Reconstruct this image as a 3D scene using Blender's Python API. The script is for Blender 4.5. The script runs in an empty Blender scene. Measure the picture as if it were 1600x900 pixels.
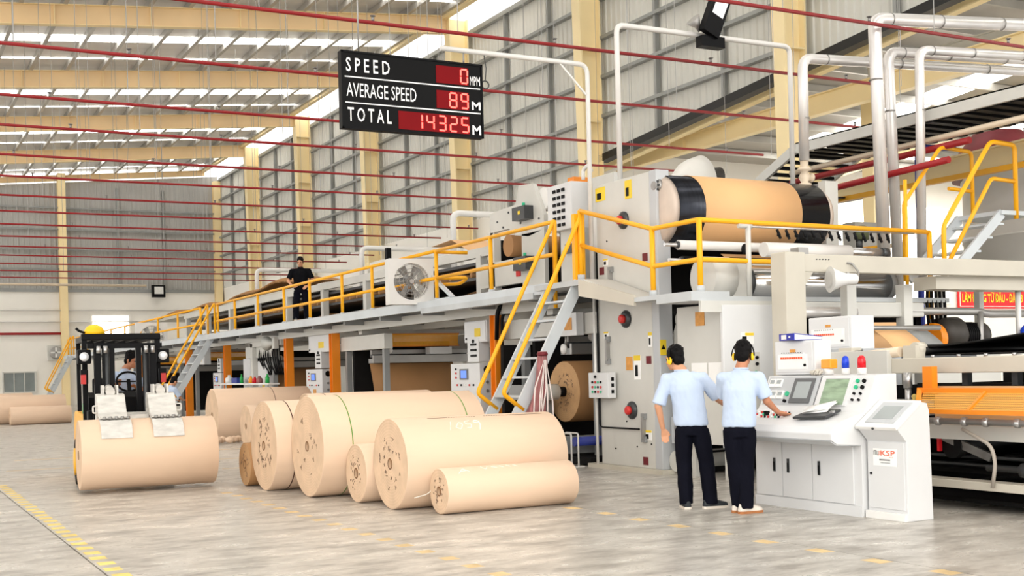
import bpy, bmesh, math, random
from mathutils import Vector, Matrix, noise
random.seed(7)
SC = bpy.context.scene
COL = SC.collection
R = math.radians

# ------------------------------------------------------------------ camera, sky, light, exposure
cam_data = bpy.data.cameras.new('camera'); cam = bpy.data.objects.new('camera', cam_data); COL.objects.link(cam)
cam_data.sensor_width = 36.0; cam_data.lens = 42.3; cam_data.shift_y = 0.080; cam_data.clip_end = 400
cam.matrix_world = Matrix.Translation((0, 0, 1.47)) @ Matrix.Rotation(R(-28.2), 4, 'Z') @ Matrix.Rotation(R(90), 4, 'X') @ Matrix.Rotation(R(-1.43), 4, 'Z')
SC.camera = cam
SC.view_settings.view_transform = 'Standard'; SC.view_settings.look = 'None'
SC.view_settings.exposure = 0.85; SC.view_settings.gamma = 1.0; SC.view_settings.use_curve_mapping = False
W = bpy.data.worlds.new('overcast_sky'); SC.world = W; W.use_nodes = True
W.node_tree.nodes['Background'].inputs[0].default_value = (1.0, 0.985, 0.96, 1)
W.node_tree.nodes['Background'].inputs[1].default_value = 1.25
SKYLIGHT_STRENGTH = 4.2
SC.cycles.max_bounces = 6; SC.cycles.diffuse_bounces = 4; SC.cycles.glossy_bounces = 3
SC.cycles.sample_clamp_indirect = 6.0
SC.cycles.use_denoising = True
sun_data = bpy.data.lights.new('hazy_sun', 'SUN'); sun = bpy.data.objects.new('hazy_sun', sun_data); COL.objects.link(sun)
sun_data.energy = 0.75; sun_data.angle = R(35); sun_data.color = (1.0, 0.95, 0.86)
sun.rotation_euler = (R(66), 0, R(-24)); sun.location = (-8, -20, 20)

# ------------------------------------------------------------------ materials (all procedural)
MATS = {}
def lin(c):
    c = c / 255.0
    return c / 12.92 if c <= 0.04045 else ((c + 0.055) / 1.055) ** 2.4
def M(name, rgb, rough=0.5, metal=0.0, var=0.08, scale=3.0, bump=0.0, stretch=(1, 1, 1), emit=0.0, spec=0.4, detail=5.0):
    """rgb in display values; a noise varies the colour by var, optional bump"""
    if name in MATS: return MATS[name]
    m = bpy.data.materials.new(name); m.use_nodes = True; nt = m.node_tree; N = nt.nodes; L = nt.links
    p = N['Principled BSDF']; c = [lin(v) for v in rgb]
    p.inputs['Roughness'].default_value = rough; p.inputs['Metallic'].default_value = metal
    p.inputs['Specular IOR Level'].default_value = spec
    p.inputs['Base Color'].default_value = (*c, 1)
    if emit > 0:
        p.inputs['Emission Color'].default_value = (*c, 1); p.inputs['Emission Strength'].default_value = emit
    if var > 0 or bump > 0:
        tc = N.new('ShaderNodeTexCoord'); mp = N.new('ShaderNodeMapping'); nz = N.new('ShaderNodeTexNoise')
        mp.inputs['Scale'].default_value = stretch
        L.new(tc.outputs['Object'], mp.inputs[0]); L.new(mp.outputs[0], nz.inputs['Vector'])
        nz.inputs['Scale'].default_value = scale; nz.inputs['Detail'].default_value = detail
        if var > 0:
            rp = N.new('ShaderNodeValToRGB'); rp.color_ramp.elements[0].position = 0.3; rp.color_ramp.elements[1].position = 0.7
            rp.color_ramp.elements[0].color = (*[v * (1 - var) for v in c], 1); rp.color_ramp.elements[1].color = (*[min(1, v * (1 + var)) for v in c], 1)
            L.new(nz.outputs['Fac'], rp.inputs[0]); L.new(rp.outputs[0], p.inputs['Base Color'])
        if bump > 0:
            bp = N.new('ShaderNodeBump'); bp.inputs['Strength'].default_value = bump; bp.inputs['Distance'].default_value = 0.02
            L.new(nz.outputs['Fac'], bp.inputs['Height']); L.new(bp.outputs[0], p.inputs['Normal'])
    MATS[name] = m; return m
def concrete():
    m = M('worn_concrete', (200, 196, 189), 0.3, 0, 0.10, 0.35, 0, spec=0.5); nt = m.node_tree; N = nt.nodes; L = nt.links; p = N['Principled BSDF']
    base = [n for n in N if n.type == 'VALTORGB'][0]
    tc = N.new('ShaderNodeTexCoord'); mp = N.new('ShaderNodeMapping'); mp.inputs['Scale'].default_value = (0.8, 1.7, 1); mp.inputs['Rotation'].default_value = (0, 0, R(-24))
    n2 = N.new('ShaderNodeTexNoise'); n2.inputs['Scale'].default_value = 2.2; n2.inputs['Detail'].default_value = 9; n2.inputs['Roughness'].default_value = 0.68
    L.new(tc.outputs['Object'], mp.inputs[0]); L.new(mp.outputs[0], n2.inputs['Vector'])
    r2 = N.new('ShaderNodeValToRGB'); r2.color_ramp.elements[0].position = 0.36; r2.color_ramp.elements[1].position = 0.62
    r2.color_ramp.elements[0].color = (0.50, 0.48, 0.46, 1); r2.color_ramp.elements[1].color = (1.06, 1.05, 1.03, 1)
    mx = N.new('ShaderNodeMix'); mx.data_type = 'RGBA'; mx.blend_type = 'MULTIPLY'; mx.inputs[0].default_value = 1
    L.new(n2.outputs['Fac'], r2.inputs[0]); L.new(base.outputs[0], mx.inputs[6]); L.new(r2.outputs[0], mx.inputs[7]); L.new(mx.outputs[2], p.inputs['Base Color'])
    r3 = N.new('ShaderNodeMapRange'); r3.inputs[1].default_value = 0.3; r3.inputs[2].default_value = 0.7; r3.inputs[3].default_value = 0.42; r3.inputs[4].default_value = 0.22
    L.new(n2.outputs['Fac'], r3.inputs[0]); L.new(r3.outputs[0], p.inputs['Roughness'])
    return m
def ringed(name, rgb, axis='X', dens=60.0):
    """paper roll end: fine concentric wound rings (object space, roll axis through the origin)"""
    m = M(name, rgb, 0.8, 0, 0.10, 5.0); nt = m.node_tree; N = nt.nodes; L = nt.links; p = N['Principled BSDF']
    base = [n for n in N if n.type == 'VALTORGB'][0]
    tc = N.new('ShaderNodeTexCoord'); w = N.new('ShaderNodeTexWave'); w.wave_type = 'RINGS'; w.rings_direction = axis
    w.inputs['Scale'].default_value = dens / 6.0; w.inputs['Distortion'].default_value = 0.6; w.inputs['Detail'].default_value = 3
    L.new(tc.outputs['Object'], w.inputs['Vector'])
    rp = N.new('ShaderNodeValToRGB'); rp.color_ramp.elements[0].color = (0.955, 0.945, 0.93, 1); rp.color_ramp.elements[1].color = (1.03, 1.03, 1.03, 1)
    mx = N.new('ShaderNodeMix'); mx.data_type = 'RGBA'; mx.blend_type = 'MULTIPLY'; mx.inputs[0].default_value = 1
    L.new(w.outputs['Fac'], rp.inputs[0]); L.new(base.outputs[0], mx.inputs[6]); L.new(rp.outputs[0], mx.inputs[7]); L.new(mx.outputs[2], p.inputs['Base Color'])
    return m
def ribbed(name, rgb, rough, metal, axis_scale, bump=0.5):
    m = M(name, rgb, rough, metal, 0.10, 0.7, 0, stretch=(0.3, 1.5, 1)); nt = m.node_tree; N = nt.nodes; L = nt.links; p = N['Principled BSDF']
    tc = N.new('ShaderNodeTexCoord'); mp = N.new('ShaderNodeMapping'); mp.inputs['Scale'].default_value = axis_scale
    w = N.new('ShaderNodeTexWave'); w.bands_direction = 'DIAGONAL'; w.inputs['Scale'].default_value = 1.0
    bp = N.new('ShaderNodeBump'); bp.inputs['Strength'].default_value = bump; bp.inputs['Distance'].default_value = 0.03
    L.new(tc.outputs['Object'], mp.inputs[0]); L.new(mp.outputs[0], w.inputs['Vector']); L.new(w.outputs['Fac'], bp.inputs['Height']); L.new(bp.outputs[0], p.inputs['Normal'])
    return m
def mesh_screen(name, rgb, sx, hole=0.45):
    """perforated guard: real holes through alpha, in object space"""
    m = M(name, rgb, 0.5, 0, 0.05, 4.0); nt = m.node_tree; N = nt.nodes; L = nt.links; p = N['Principled BSDF']
    tc = N.new('ShaderNodeTexCoord'); mp = N.new('ShaderNodeMapping'); mp.inputs['Scale'].default_value = sx
    v = N.new('ShaderNodeTexVoronoi'); v.inputs['Randomness'].default_value = 0; v.inputs['Scale'].default_value = 1
    g = N.new('ShaderNodeMath'); g.operation = 'GREATER_THAN'; g.inputs[1].default_value = hole
    L.new(tc.outputs['Object'], mp.inputs[0]); L.new(mp.outputs[0], v.inputs['Vector']); L.new(v.outputs['Distance'], g.inputs[0]); L.new(g.outputs[0], p.inputs['Alpha'])
    return m
concrete()
M('mach', (205, 204, 198), 0.42, 0, 0.05, 1.5); M('mach_warm', (200, 194, 180), 0.45, 0, 0.06, 1.2); M('mach_dark', (140, 142, 142), 0.45, 0, 0.08, 1.5)
M('white_paint', (232, 231, 228), 0.35, 0, 0.03, 2); M('console', (218, 219, 220), 0.38, 0, 0.03, 1.5); M('console_dark', (188, 191, 194), 0.4, 0, 0.03, 2)
M('deck_grey', (190, 194, 196), 0.5, 0, 0.08, 2); M('stair_grey', (200, 206, 210), 0.45, 0, 0.06, 2)
M('yellow', (252, 180, 22), 0.38, 0, 0.04, 3); M('orange', (236, 138, 30), 0.4, 0, 0.08, 2); M('amber_fork', (240, 176, 40), 0.4, 0, 0.05, 2)
M('cream', (244, 222, 172), 0.5, 0, 0.06, 0.6); M('cream_rust', (233, 203, 156), 0.55, 0, 0.09, 0.5); M('steel_yellow', (247, 227, 178), 0.5, 0, 0.05, 0.6)
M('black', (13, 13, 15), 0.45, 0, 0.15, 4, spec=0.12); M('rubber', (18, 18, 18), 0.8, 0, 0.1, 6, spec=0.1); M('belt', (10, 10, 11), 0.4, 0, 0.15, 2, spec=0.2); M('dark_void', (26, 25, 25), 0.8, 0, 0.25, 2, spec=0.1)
M('dark_steel', (72, 74, 76), 0.4, 0.5, 0.15, 3); M('steel', (190, 190, 190), 0.28, 0.85, 0.06, 3); M('chrome', (225, 225, 225), 0.13, 1.0, 0.03, 2); M('dull_steel', (165, 163, 160), 0.42, 0.6, 0.08, 3)
M('drum_dark', (46, 48, 54), 0.22, 0.85, 0.25, 2.0, 0, stretch=(14, 1, 1)); M('drum_cap', (206, 190, 176), 0.5, 0.2, 0.10, 2.5)
M('lagging', (224, 221, 218), 0.3, 0.45, 0.06, 2.5, 0.15); M('pipe_white', (226, 224, 220), 0.4, 0.1, 0.05, 2); M('pipe_cream', (222, 205, 182), 0.45, 0.1, 0.06, 2)
M('pipe_red', (150, 26, 30), 0.42, 0, 0.12, 2); M('red', (206, 24, 34), 0.4, 0, 0.05, 3); M('dark_red', (110, 24, 34), 0.5, 0, 0.1, 3)
M('kraft', (226, 197, 170), 0.62, 0, 0.05, 1.4, 0, stretch=(0.4, 2, 2)); M('kraft_dark', (170, 126, 82), 0.7, 0, 0.08, 1.3); M('kraft_orange', (226, 178, 126), 0.55, 0, 0.03, 1.5)
ringed('kraft_end', (214, 184, 154)); ringed('kraft_end_dark', (196, 156, 112)); M('ink', (128, 104, 86), 0.8, 0, 0.2, 10); M('chalk', (246, 240, 230), 0.9, 0, 0.03, 10)
M('core', (120, 84, 52), 0.9, 0, 0.2, 9); M('strap_green', (108, 150, 70), 0.6, 0, 0.1, 5); M('strap_brown', (84, 50, 38), 0.7, 0, 0.1, 5)
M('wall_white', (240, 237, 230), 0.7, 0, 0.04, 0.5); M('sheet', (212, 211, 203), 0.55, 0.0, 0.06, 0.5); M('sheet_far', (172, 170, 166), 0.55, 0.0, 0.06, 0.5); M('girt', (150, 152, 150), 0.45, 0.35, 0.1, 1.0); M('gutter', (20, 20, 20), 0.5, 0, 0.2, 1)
ribbed('foil_roof', (226, 224, 220), 0.36, 0.35, (0, 22, 0), 0.55); ribbed('annex_roof', (176, 172, 165), 0.45, 0.3, (0, 20, 0), 0.5); M('purlin', (182, 180, 174), 0.4, 0.3, 0.15, 1)
M('skylight', (255, 252, 246), 0.4, 0, 0, emit=SKYLIGHT_STRENGTH); M('lit_window', (255, 250, 240), 0.4, 0, 0, emit=3.0)
M('sign_black', (9, 9, 10), 0.55, 0, 0.1, 2, spec=0.15); M('led_back', (112, 6, 12), 0.4, 0, 0.06, 5, emit=0.18, spec=0.1); M('led_on', (255, 70, 60), 0.4, 0, 0, emit=3.0); M('letter_white', (248, 248, 248), 0.5, 0, 0)
M('skin', (206, 150, 116), 0.5, 0, 0.05, 8); M('skin_dark', (186, 126, 94), 0.5, 0, 0.05, 8); M('hair', (10, 8, 9), 0.55, 0, 0.25, 40, 0.5, spec=0.12); M('shirt_blue', (188, 203, 226), 0.8, 0, 0.03, 6, 0.35, spec=0.1); M('shirt_black', (15, 16, 20), 0.8, 0, 0.1, 6, 0.2, spec=0.06)
M('trousers', (15, 16, 26), 0.8, 0, 0.12, 5, 0.25, spec=0.06); M('shoe_dark', (40, 44, 48), 0.6, 0, 0.1, 10); M('shoe_light', (226, 216, 204), 0.6, 0, 0.08, 10); M('gum_sole', (170, 110, 66), 0.7, 0, 0.08, 10); M('ear_yellow', (246, 198, 24), 0.4, 0, 0.03, 5)
M('eye', (24, 18, 16), 0.2, 0, 0); M('lip', (166, 96, 82), 0.5, 0, 0.05, 10)
M('screen_grey', (150, 156, 156), 0.2, 0, 0.06, 3, emit=0.12); M('screen_green', (130, 150, 124), 0.2, 0, 0.28, 6, emit=0.15, stretch=(1, 1, 4)); M('screen_blue', (70, 110, 210), 0.2, 0, 0.03, 4, emit=0.6); M('bezel', (98, 100, 102), 0.4, 0, 0.04, 3)
M('green_button', (40, 180, 130), 0.3, 0, 0.03, 3); M('red_button', (205, 50, 45), 0.35, 0, 0.03, 3); M('blue_lamp', (22, 66, 205), 0.15, 0, 0.04, 4); M('red_lamp', (214, 18, 34), 0.15, 0, 0.04, 4); M('amber_lamp', (240, 158, 40), 0.15, 0, 0.08, 8)
M('binder_blue', (28, 44, 170), 0.4, 0, 0.04, 3); M('paper', (244, 244, 242), 0.8, 0, 0.02, 5); M('label_yellow', (238, 206, 50), 0.5, 0, 0.03, 6); M('label_amber', (214, 150, 70), 0.5, 0, 0.15, 14); M('glove', (206, 200, 188), 0.85, 0, 0.1, 20, 0.4)
M('rag', (158, 104, 104), 0.85, 0, 0.3, 9, 0.3, stretch=(4, 4, 0.6)); M('rag_pale', (226, 214, 210), 0.85, 0, 0.1, 9); M('motor_green', (92, 100, 70), 0.5, 0.1, 0.1, 4); M('motor_dark', (58, 54, 50), 0.5, 0.3, 0.2, 4)
M('tank', (226, 224, 218), 0.45, 0.1, 0.06, 0.8); M('banner_red', (226, 34, 40), 0.6, 0, 0.04, 2); M('banner_yellow', (250, 224, 40), 0.6, 0, 0.0); M('logo_orange', (232, 92, 40), 0.5, 0, 0); M('logo_grey', (70, 72, 76), 0.5, 0, 0)
M('tape', (228, 202, 112), 0.55, 0, 0.2, 7); M('tape_worn', (212, 184, 134), 0.5, 0, 0.2, 5); M('clamp_paint', (208, 205, 199), 0.5, 0.1, 0.14, 7, 0, stretch=(1, 1, 3)); M('worn_steel', (150, 148, 145), 0.35, 0.7, 0.2, 9)
M('lamp_glass', (236, 238, 240), 0.1, 0.2, 0.05, 12); M('pane', (150, 158, 158), 0.12, 0.2, 0.1, 1.5); M('bottle_green', (40, 170, 80), 0.2, 0, 0.1, 5); M('hose', (176, 168, 158), 0.5, 0, 0.08, 4); M('hose_orange', (226, 140, 60), 0.5, 0, 0.05, 4); M('crate_blue', (48, 62, 150), 0.5, 0, 0.08, 5)
mesh_screen('guard_orange', (244, 172, 40), (55, 55, 55)); mesh_screen('guard_yellow', (226, 164, 64), (48, 48, 48), 0.45)

# ------------------------------------------------------------------ geometry helpers
def arc_fillet(pts, f, n=5):
    """round the inner corners of a polyline with radius-like distance f"""
    P = [Vector(p) for p in pts]
    if f <= 0 or len(P) < 3: return P
    out = [P[0]]
    for i in range(1, len(P) - 1):
        a, b, c = P[i - 1], P[i], P[i + 1]; d = min(f, (a - b).length * 0.49, (c - b).length * 0.49)
        p0 = b + (a - b).normalized() * d; p1 = b + (c - b).normalized() * d
        for k in range(n + 1):
            t = k / n; out.append(p0 * (1 - t) ** 2 + b * 2 * t * (1 - t) + p1 * t * t)
    out.append(P[-1]); return out
class MB:
    def __init__(s): s.bm = bmesh.new()
    def face(s, vs, smooth=False):
        try:
            f = s.bm.faces.new(vs); f.smooth = smooth
        except ValueError: pass
    def b(s, x0, x1, y0, y1, z0, z1):
        v = [s.bm.verts.new((x, y, z)) for x in (x0, x1) for y in (y0, y1) for z in (z0, z1)]
        for q in ((0, 1, 3, 2), (4, 6, 7, 5), (0, 4, 5, 1), (2, 3, 7, 6), (0, 2, 6, 4), (1, 5, 7, 3)): s.face([v[i] for i in q])
        return s
    def c(s, x, y, z, sx, sy, sz): return s.b(x - sx / 2, x + sx / 2, y - sy / 2, y + sy / 2, z - sz / 2, z + sz / 2)
    def bar(s, p0, p1, w, h, up=(0, 0, 1)):
        """oriented box from p0 to p1, w across, h along up"""
        p0, p1 = Vector(p0), Vector(p1); d = (p1 - p0).normalized(); u = Vector(up); sd = d.cross(u)
        if sd.length < 1e-4: sd = d.cross(Vector((1, 0, 0)))
        sd.normalize(); u = sd.cross(d).normalized()
        v = [s.bm.verts.new(p + sd * (w / 2 * i) + u * (h / 2 * j)) for p in (p0, p1) for i in (-1, 1) for j in (-1, 1)]
        for q in ((0, 1, 3, 2), (4, 6, 7, 5), (0, 4, 5, 1), (2, 3, 7, 6), (0, 2, 6, 4), (1, 5, 7, 3)): s.face([v[i] for i in q])
        return s
    def ring(s, c, d, r, n, ref=None):
        d = Vector(d).normalized(); ref = ref or (Vector((0, 0, 1)) if abs(d.z) < 0.9 else Vector((1, 0, 0)))
        a = d.cross(ref).normalized(); b = d.cross(a).normalized(); c = Vector(c)
        return [s.bm.verts.new(c + a * (r * math.cos(2 * math.pi * k / n)) + b * (r * math.sin(2 * math.pi * k / n))) for k in range(n)]
    def skin2(s, A, B, smooth=True):
        n = len(A)
        for k in range(n): s.face((A[k], A[(k + 1) % n], B[(k + 1) % n], B[k]), smooth)
    def cyl(s, p0, p1, r, n=20, r2=None, cap=True):
        p0, p1 = Vector(p0), Vector(p1); A = s.ring(p0, p1 - p0, r, n); B = s.ring(p1, p1 - p0, r if r2 is None else r2, n); s.skin2(A, B)
        if cap: s.face(A[::-1]); s.face(B)
        return s
    def lathe(s, prof, o, d, n=24, cap=True):
        """prof: (radius, distance along d) pairs"""
        o, d = Vector(o), Vector(d).normalized(); rs = [s.ring(o + d * t, d, max(r, 1e-4), n) for r, t in prof]
        for A, B in zip(rs, rs[1:]): s.skin2(A, B)
        if cap: s.face(rs[0][::-1]); s.face(rs[-1])
        return s
    def tube(s, pts, r, n=10, f=0.0, cap=True):
        P = arc_fillet(pts, f); m = len(P); prev = None; rs = []; T0 = (P[1] - P[0]).normalized()
        ref = Vector((0, 0, 1)) if abs(T0.z) < 0.9 else Vector((1, 0, 0)); a = T0.cross(ref).normalized()
        for i in range(m):
            ti = (P[min(i + 1, m - 1)] - P[max(i - 1, 0)]).normalized()
            a = (a - ti * a.dot(ti)).normalized(); b = ti.cross(a); k = 1.0
            if 0 < i < m - 1:
                cs = (P[i] - P[i - 1]).normalized().dot((P[i + 1] - P[i]).normalized()); k = 1 / max(0.5, math.sqrt(max(0.05, (1 + cs) / 2)))
            rr = r[i] if isinstance(r, (list, tuple)) else r
            rs.append([s.bm.verts.new(P[i] + (a * math.cos(2 * math.pi * q / n) + b * math.sin(2 * math.pi * q / n)) * (rr * (k if f <= 0 else 1))) for q in range(n)])
        for A, B in zip(rs, rs[1:]): s.skin2(A, B)
        if cap: s.face(rs[0][::-1]); s.face(rs[-1])
        return s
    def prism(s, poly, ax, a0, a1):
        mk = {'x': lambda p, a: (a, p[0], p[1]), 'y': lambda p, a: (p[0], a, p[1]), 'z': lambda p, a: (p[0], p[1], a)}[ax]
        A = [s.bm.verts.new(mk(p, a0)) for p in poly]; B = [s.bm.verts.new(mk(p, a1)) for p in poly]
        s.face(A[::-1]); s.face(B); s.skin2(A, B, False); return s
    def sph(s, c, r, n=12, sc=(1, 1, 1), rot=None):
        c = Vector(c); rings = []; h = n // 2
        for i in range(1, h):
            th = math.pi * i / h; row = []
            for k in range(n):
                v = Vector((r * sc[0] * math.sin(th) * math.cos(2 * math.pi * k / n), r * sc[1] * math.sin(th) * math.sin(2 * math.pi * k / n), r * sc[2] * math.cos(th)))
                row.append(s.bm.verts.new(c + (rot @ v if rot else v)))
            rings.append(row)
        t = Vector((0, 0, r * sc[2])); t = rot @ t if rot else t; T = s.bm.verts.new(c + t); Bt = s.bm.verts.new(c - t)
        for A, B in zip(rings, rings[1:]): s.skin2(A, B)
        for k in range(n):
            s.face((T, rings[0][k], rings[0][(k + 1) % n]), True); s.face((Bt, rings[-1][(k + 1) % n], rings[-1][k]), True)
        return s
    def grid(s, rows, smooth=True, closed=False):
        V = [[s.bm.verts.new(p) for p in r] for r in rows]
        for A, B in zip(V, V[1:]):
            n = len(A)
            for k in range(n if closed else n - 1): s.face((A[k], A[(k + 1) % n], B[(k + 1) % n], B[k]), smooth)
        return V
    def quad(s, *p): s.face([s.bm.verts.new(q) for q in p]); return s
    def done(s, name, mat, parent=None, bevel=0.0, solid=0.0, xf=None):
        bmesh.ops.recalc_face_normals(s.bm, faces=s.bm.faces)
        me = bpy.data.meshes.new(name)
        s.bm.to_mesh(me); s.bm.free()
        return link(name, me, mat, parent, bevel, solid, xf)
def link(name, me, mat, parent=None, bevel=0.0, solid=0.0, xf=None):
    if xf is not None: me.transform(xf)
    me.materials.clear(); me.materials.append(MATS[mat] if isinstance(mat, str) else mat)
    o = bpy.data.objects.new(name, me); COL.objects.link(o)
    if parent is not None:
        wl = world_loc(parent); me.transform(Matrix.Translation(-wl)); o.parent = parent
    if bevel:
        md = o.modifiers.new('edge', 'BEVEL'); md.width = bevel; md.segments = 2; md.limit_method = 'ANGLE'
    if solid:
        md = o.modifiers.new('thick', 'SOLIDIFY'); md.thickness = solid; md.offset = 0
    return o
def world_loc(o):
    v = o.location.copy()
    while o.parent: o = o.parent; v = v + o.location
    return v
def T(name, label, cat, loc=(0, 0, 0), group=None):
    o = bpy.data.objects.new(name, None); COL.objects.link(o); o.location = loc; o.empty_display_size = 0.1
    return tag(o, label, cat, group)
def tag(o, label, cat, group=None):
    o['label'] = label; o['category'] = cat
    if group: o['group'] = group
    return o
def struct(o): o['kind'] = 'structure'; return o
def stuff(o): o['kind'] = 'stuff'; return o
def like(src, name, parent, off=(0, 0, 0), rz=0.0):
    """another part from the same mesh data"""
    o = bpy.data.objects.new(name, src.data); COL.objects.link(o); o.parent = parent; o.location = src.location + Vector(off); o.rotation_euler.z = rz
    for m in src.modifiers:
        n = o.modifiers.new(m.name, m.type)
        for a in ('width', 'segments', 'limit_method', 'thickness', 'offset'):
            if hasattr(m, a): setattr(n, a, getattr(m, a))
    return o
def copy_tree(o, parent=None):
    c = o.copy(); COL.objects.link(c); c.parent = parent
    for ch in list(o.children): copy_tree(ch, c)
    return c
def dup(o, off, label, rz=None):
    c = copy_tree(o); c.location = o.location + Vector(off); c['label'] = label
    if rz is not None: c.rotation_euler.z = rz
    return c
def frame(o, ux, uy):
    """matrix that lays an x-y drawing with origin o along ux, uy"""
    ux, uy = Vector(ux).normalized(), Vector(uy).normalized(); uz = ux.cross(uy)
    m = Matrix((ux, uy, uz)).transposed().to_4x4(); m.translation = Vector(o); return m
def text(name, body, mat, fr, height, parent, width=None, bold=0.0, thick=0.003, align='LEFT', shear=0.0):
    cu = bpy.data.curves.new(name, 'FONT'); cu.body = body; cu.size = 1.0; cu.offset = bold; cu.align_x = align; cu.resolution_u = 2; cu.shear = shear
    t = bpy.data.objects.new(name, cu); COL.objects.link(t)
    dg = bpy.context.evaluated_depsgraph_get(); me = bpy.data.meshes.new_from_object(t.evaluated_get(dg)); bpy.data.objects.remove(t)
    xs = [v.co.x for v in me.vertices]; ys = [v.co.y for v in me.vertices]
    w = max(xs) - min(xs); h = max(ys) - min(ys); sy = height / h; sx = (width / w) if width else sy
    me.transform(Matrix.Diagonal((sx, sy, 1, 1)) @ Matrix.Translation((-min(xs) if align == 'LEFT' else 0, -min(ys), 0)))
    for p in me.polygons: p.use_smooth = False
    o = link(name, me, mat, parent, 0, 0, fr @ Matrix.Translation((0, 0, thick)))
    return o

# ------------------------------------------------------------------ setting: floor
fl = struct(MB().b(-20, 62, -12, 79, -0.3, -0.02).done('floor', 'dark_void'))
xs = [-20, -14.5, -6.4, 1.56, 6.60, 14.6, 22.6, 38, 62]; ys = [-12, -6, 1.2, 9.18, 17.2, 25.2, 33.2, 41.2, 49.2, 57.2, 65.2, 79]
for i in range(len(xs) - 1):
    for j in range(len(ys) - 1):
        MB().b(xs[i] + 0.007, xs[i + 1] - 0.007, ys[j] + 0.007, ys[j + 1] - 0.007, -0.02, 0.0).done('concrete_slab', 'worn_concrete', fl)
def dashes(x, y0, y1, step, sx, sy, mat, jig=0.01):
    y = y0
    while y < y1:
        a = random.uniform(-jig, jig); MB().b(x - sx / 2 + a, x + sx / 2 + a, y, y + sy, 0.0, 0.0012).done('floor_marking', mat, fl); y += step
dashes(1.66, 7.6, 18.5, 0.34, 0.13, 0.17, 'tape'); dashes(4.0, 7.2, 15.5, 0.44, 0.13, 0.15, 'tape_worn'); dashes(6.52, 5.2, 11.6, 0.62, 0.13, 0.2, 'tape_worn', 0.02)
MB().b(2.4, 9.0, 24.25, 24.36, 0, 0.0012).done('floor_marking', 'tape_worn', fl); MB().b(2.0, 9.0, 21.5, 21.58, 0, 0.0012).done('floor_marking', 'tape_worn', fl)
MB().b(5.0, 9.2, 19.2, 19.28, 0, 0.0012).done('floor_marking', 'tape_worn', fl)

# ------------------------------------------------------------------ setting: far end wall (Y = 77)
BAYS = [22.3, 31.4, 40.5, 49.6, 58.7, 67.8, 76.9]
def corrug_x(x0, x1, y, z0, z1f, pitch=0.30, d=0.035):
    m = MB(); pts = []; x = x0
    while x < x1:
        for dx, dy in ((0, 0), (0.55, 0), (0.68, -d), (0.87, -d)): pts.append((min(x + dx * pitch, x1), y + dy))
        x += pitch
    m.grid([[(px, py, z0) for px, py in pts], [(px, py, z1f(px)) for px, py in pts]], smooth=False); return m
wb = struct(MB().b(-20, 20.6, 77.0, 77.3, 0, 7.0).done('wall_back', 'wall_white'))
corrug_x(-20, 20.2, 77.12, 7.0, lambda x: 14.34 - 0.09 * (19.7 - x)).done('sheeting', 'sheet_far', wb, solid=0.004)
MB().b(-20, 20.2, 76.92, 77.1, 6.86, 7.06).done('flashing', 'girt', wb)
for z in (8.2, 9.4, 10.6, 11.9):
    MB().b(-20, 20.1, 76.86, 77.0, z, z + 0.09).done('girt', 'girt', wb)
for x in (3.5, 6.0, 13.8, 16.6):
    MB().b(x, x + 0.1, 76.9, 77.05, 7.0, 13.3).done('wall_post', 'girt', wb)
for z in (5.05, 5.75): MB().tube([(-14, 76.9, z), (19.6, 76.9, z)], 0.05, 6).done('conduit', 'pipe_white', wb)
MB().tube([(-14, 76.9, 4.35), (10.6, 76.9, 4.35), (10.6, 76.9, 3.6)], 0.06, 6).done('red_conduit', 'pipe_red', wb)
for x in (10.45, 19.85):
    o = MB().b(x - 0.09, x + 0.35, 76.55, 76.6, 0, 14.0).b(x - 0.09, x + 0.35, 76.9, 76.95, 0, 14.0).b(x + 0.1, x + 0.14, 76.6, 76.9, 0, 14.0).done('steel_column', 'cream')
    tag(o, {10.45: 'tall cream steel column in the middle of the far grey end wall', 19.85: 'cream steel column in the corner where far end wall meets side wall'}[x], 'column', 'end wall columns')
# windows of the end wall
w1 = struct(MB().b(7.05, 8.95, 76.88, 77.0, 0.82, 0.9).b(7.05, 8.95, 76.88, 77.0, 2.02, 2.1).b(7.05, 7.13, 76.88, 77.0, 0.9, 2.02).b(8.87, 8.95, 76.88, 77.0, 0.9, 2.02).done('window_1', 'mach'))
for i in range(3):
    x = 7.13 + i * 0.58; MB().b(x + 0.02, x + 0.56, 76.95, 76.965, 0.9, 2.02).done('pane', 'pane', w1)
    MB().b(x + 0.55, x + 0.59, 76.9, 77.0, 0.9, 2.02).done('mullion', 'mach', w1)
MB().b(7.2, 8.8, 76.97, 76.99, 1.5, 1.58).done('yellow_rail', 'amber_fork', w1); MB().b(8.3, 8.4, 76.97, 76.99, 0.9, 1.7).done('yellow_rail', 'amber_fork', w1)
w2 = struct(MB().b(12.1, 14.5, 76.9, 77.0, 4.0, 5.5).done('window_2', 'wall_white')); MB().b(12.25, 14.35, 76.87, 76.9, 4.1, 5.4).done('pane', 'lit_window', w2)

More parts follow.
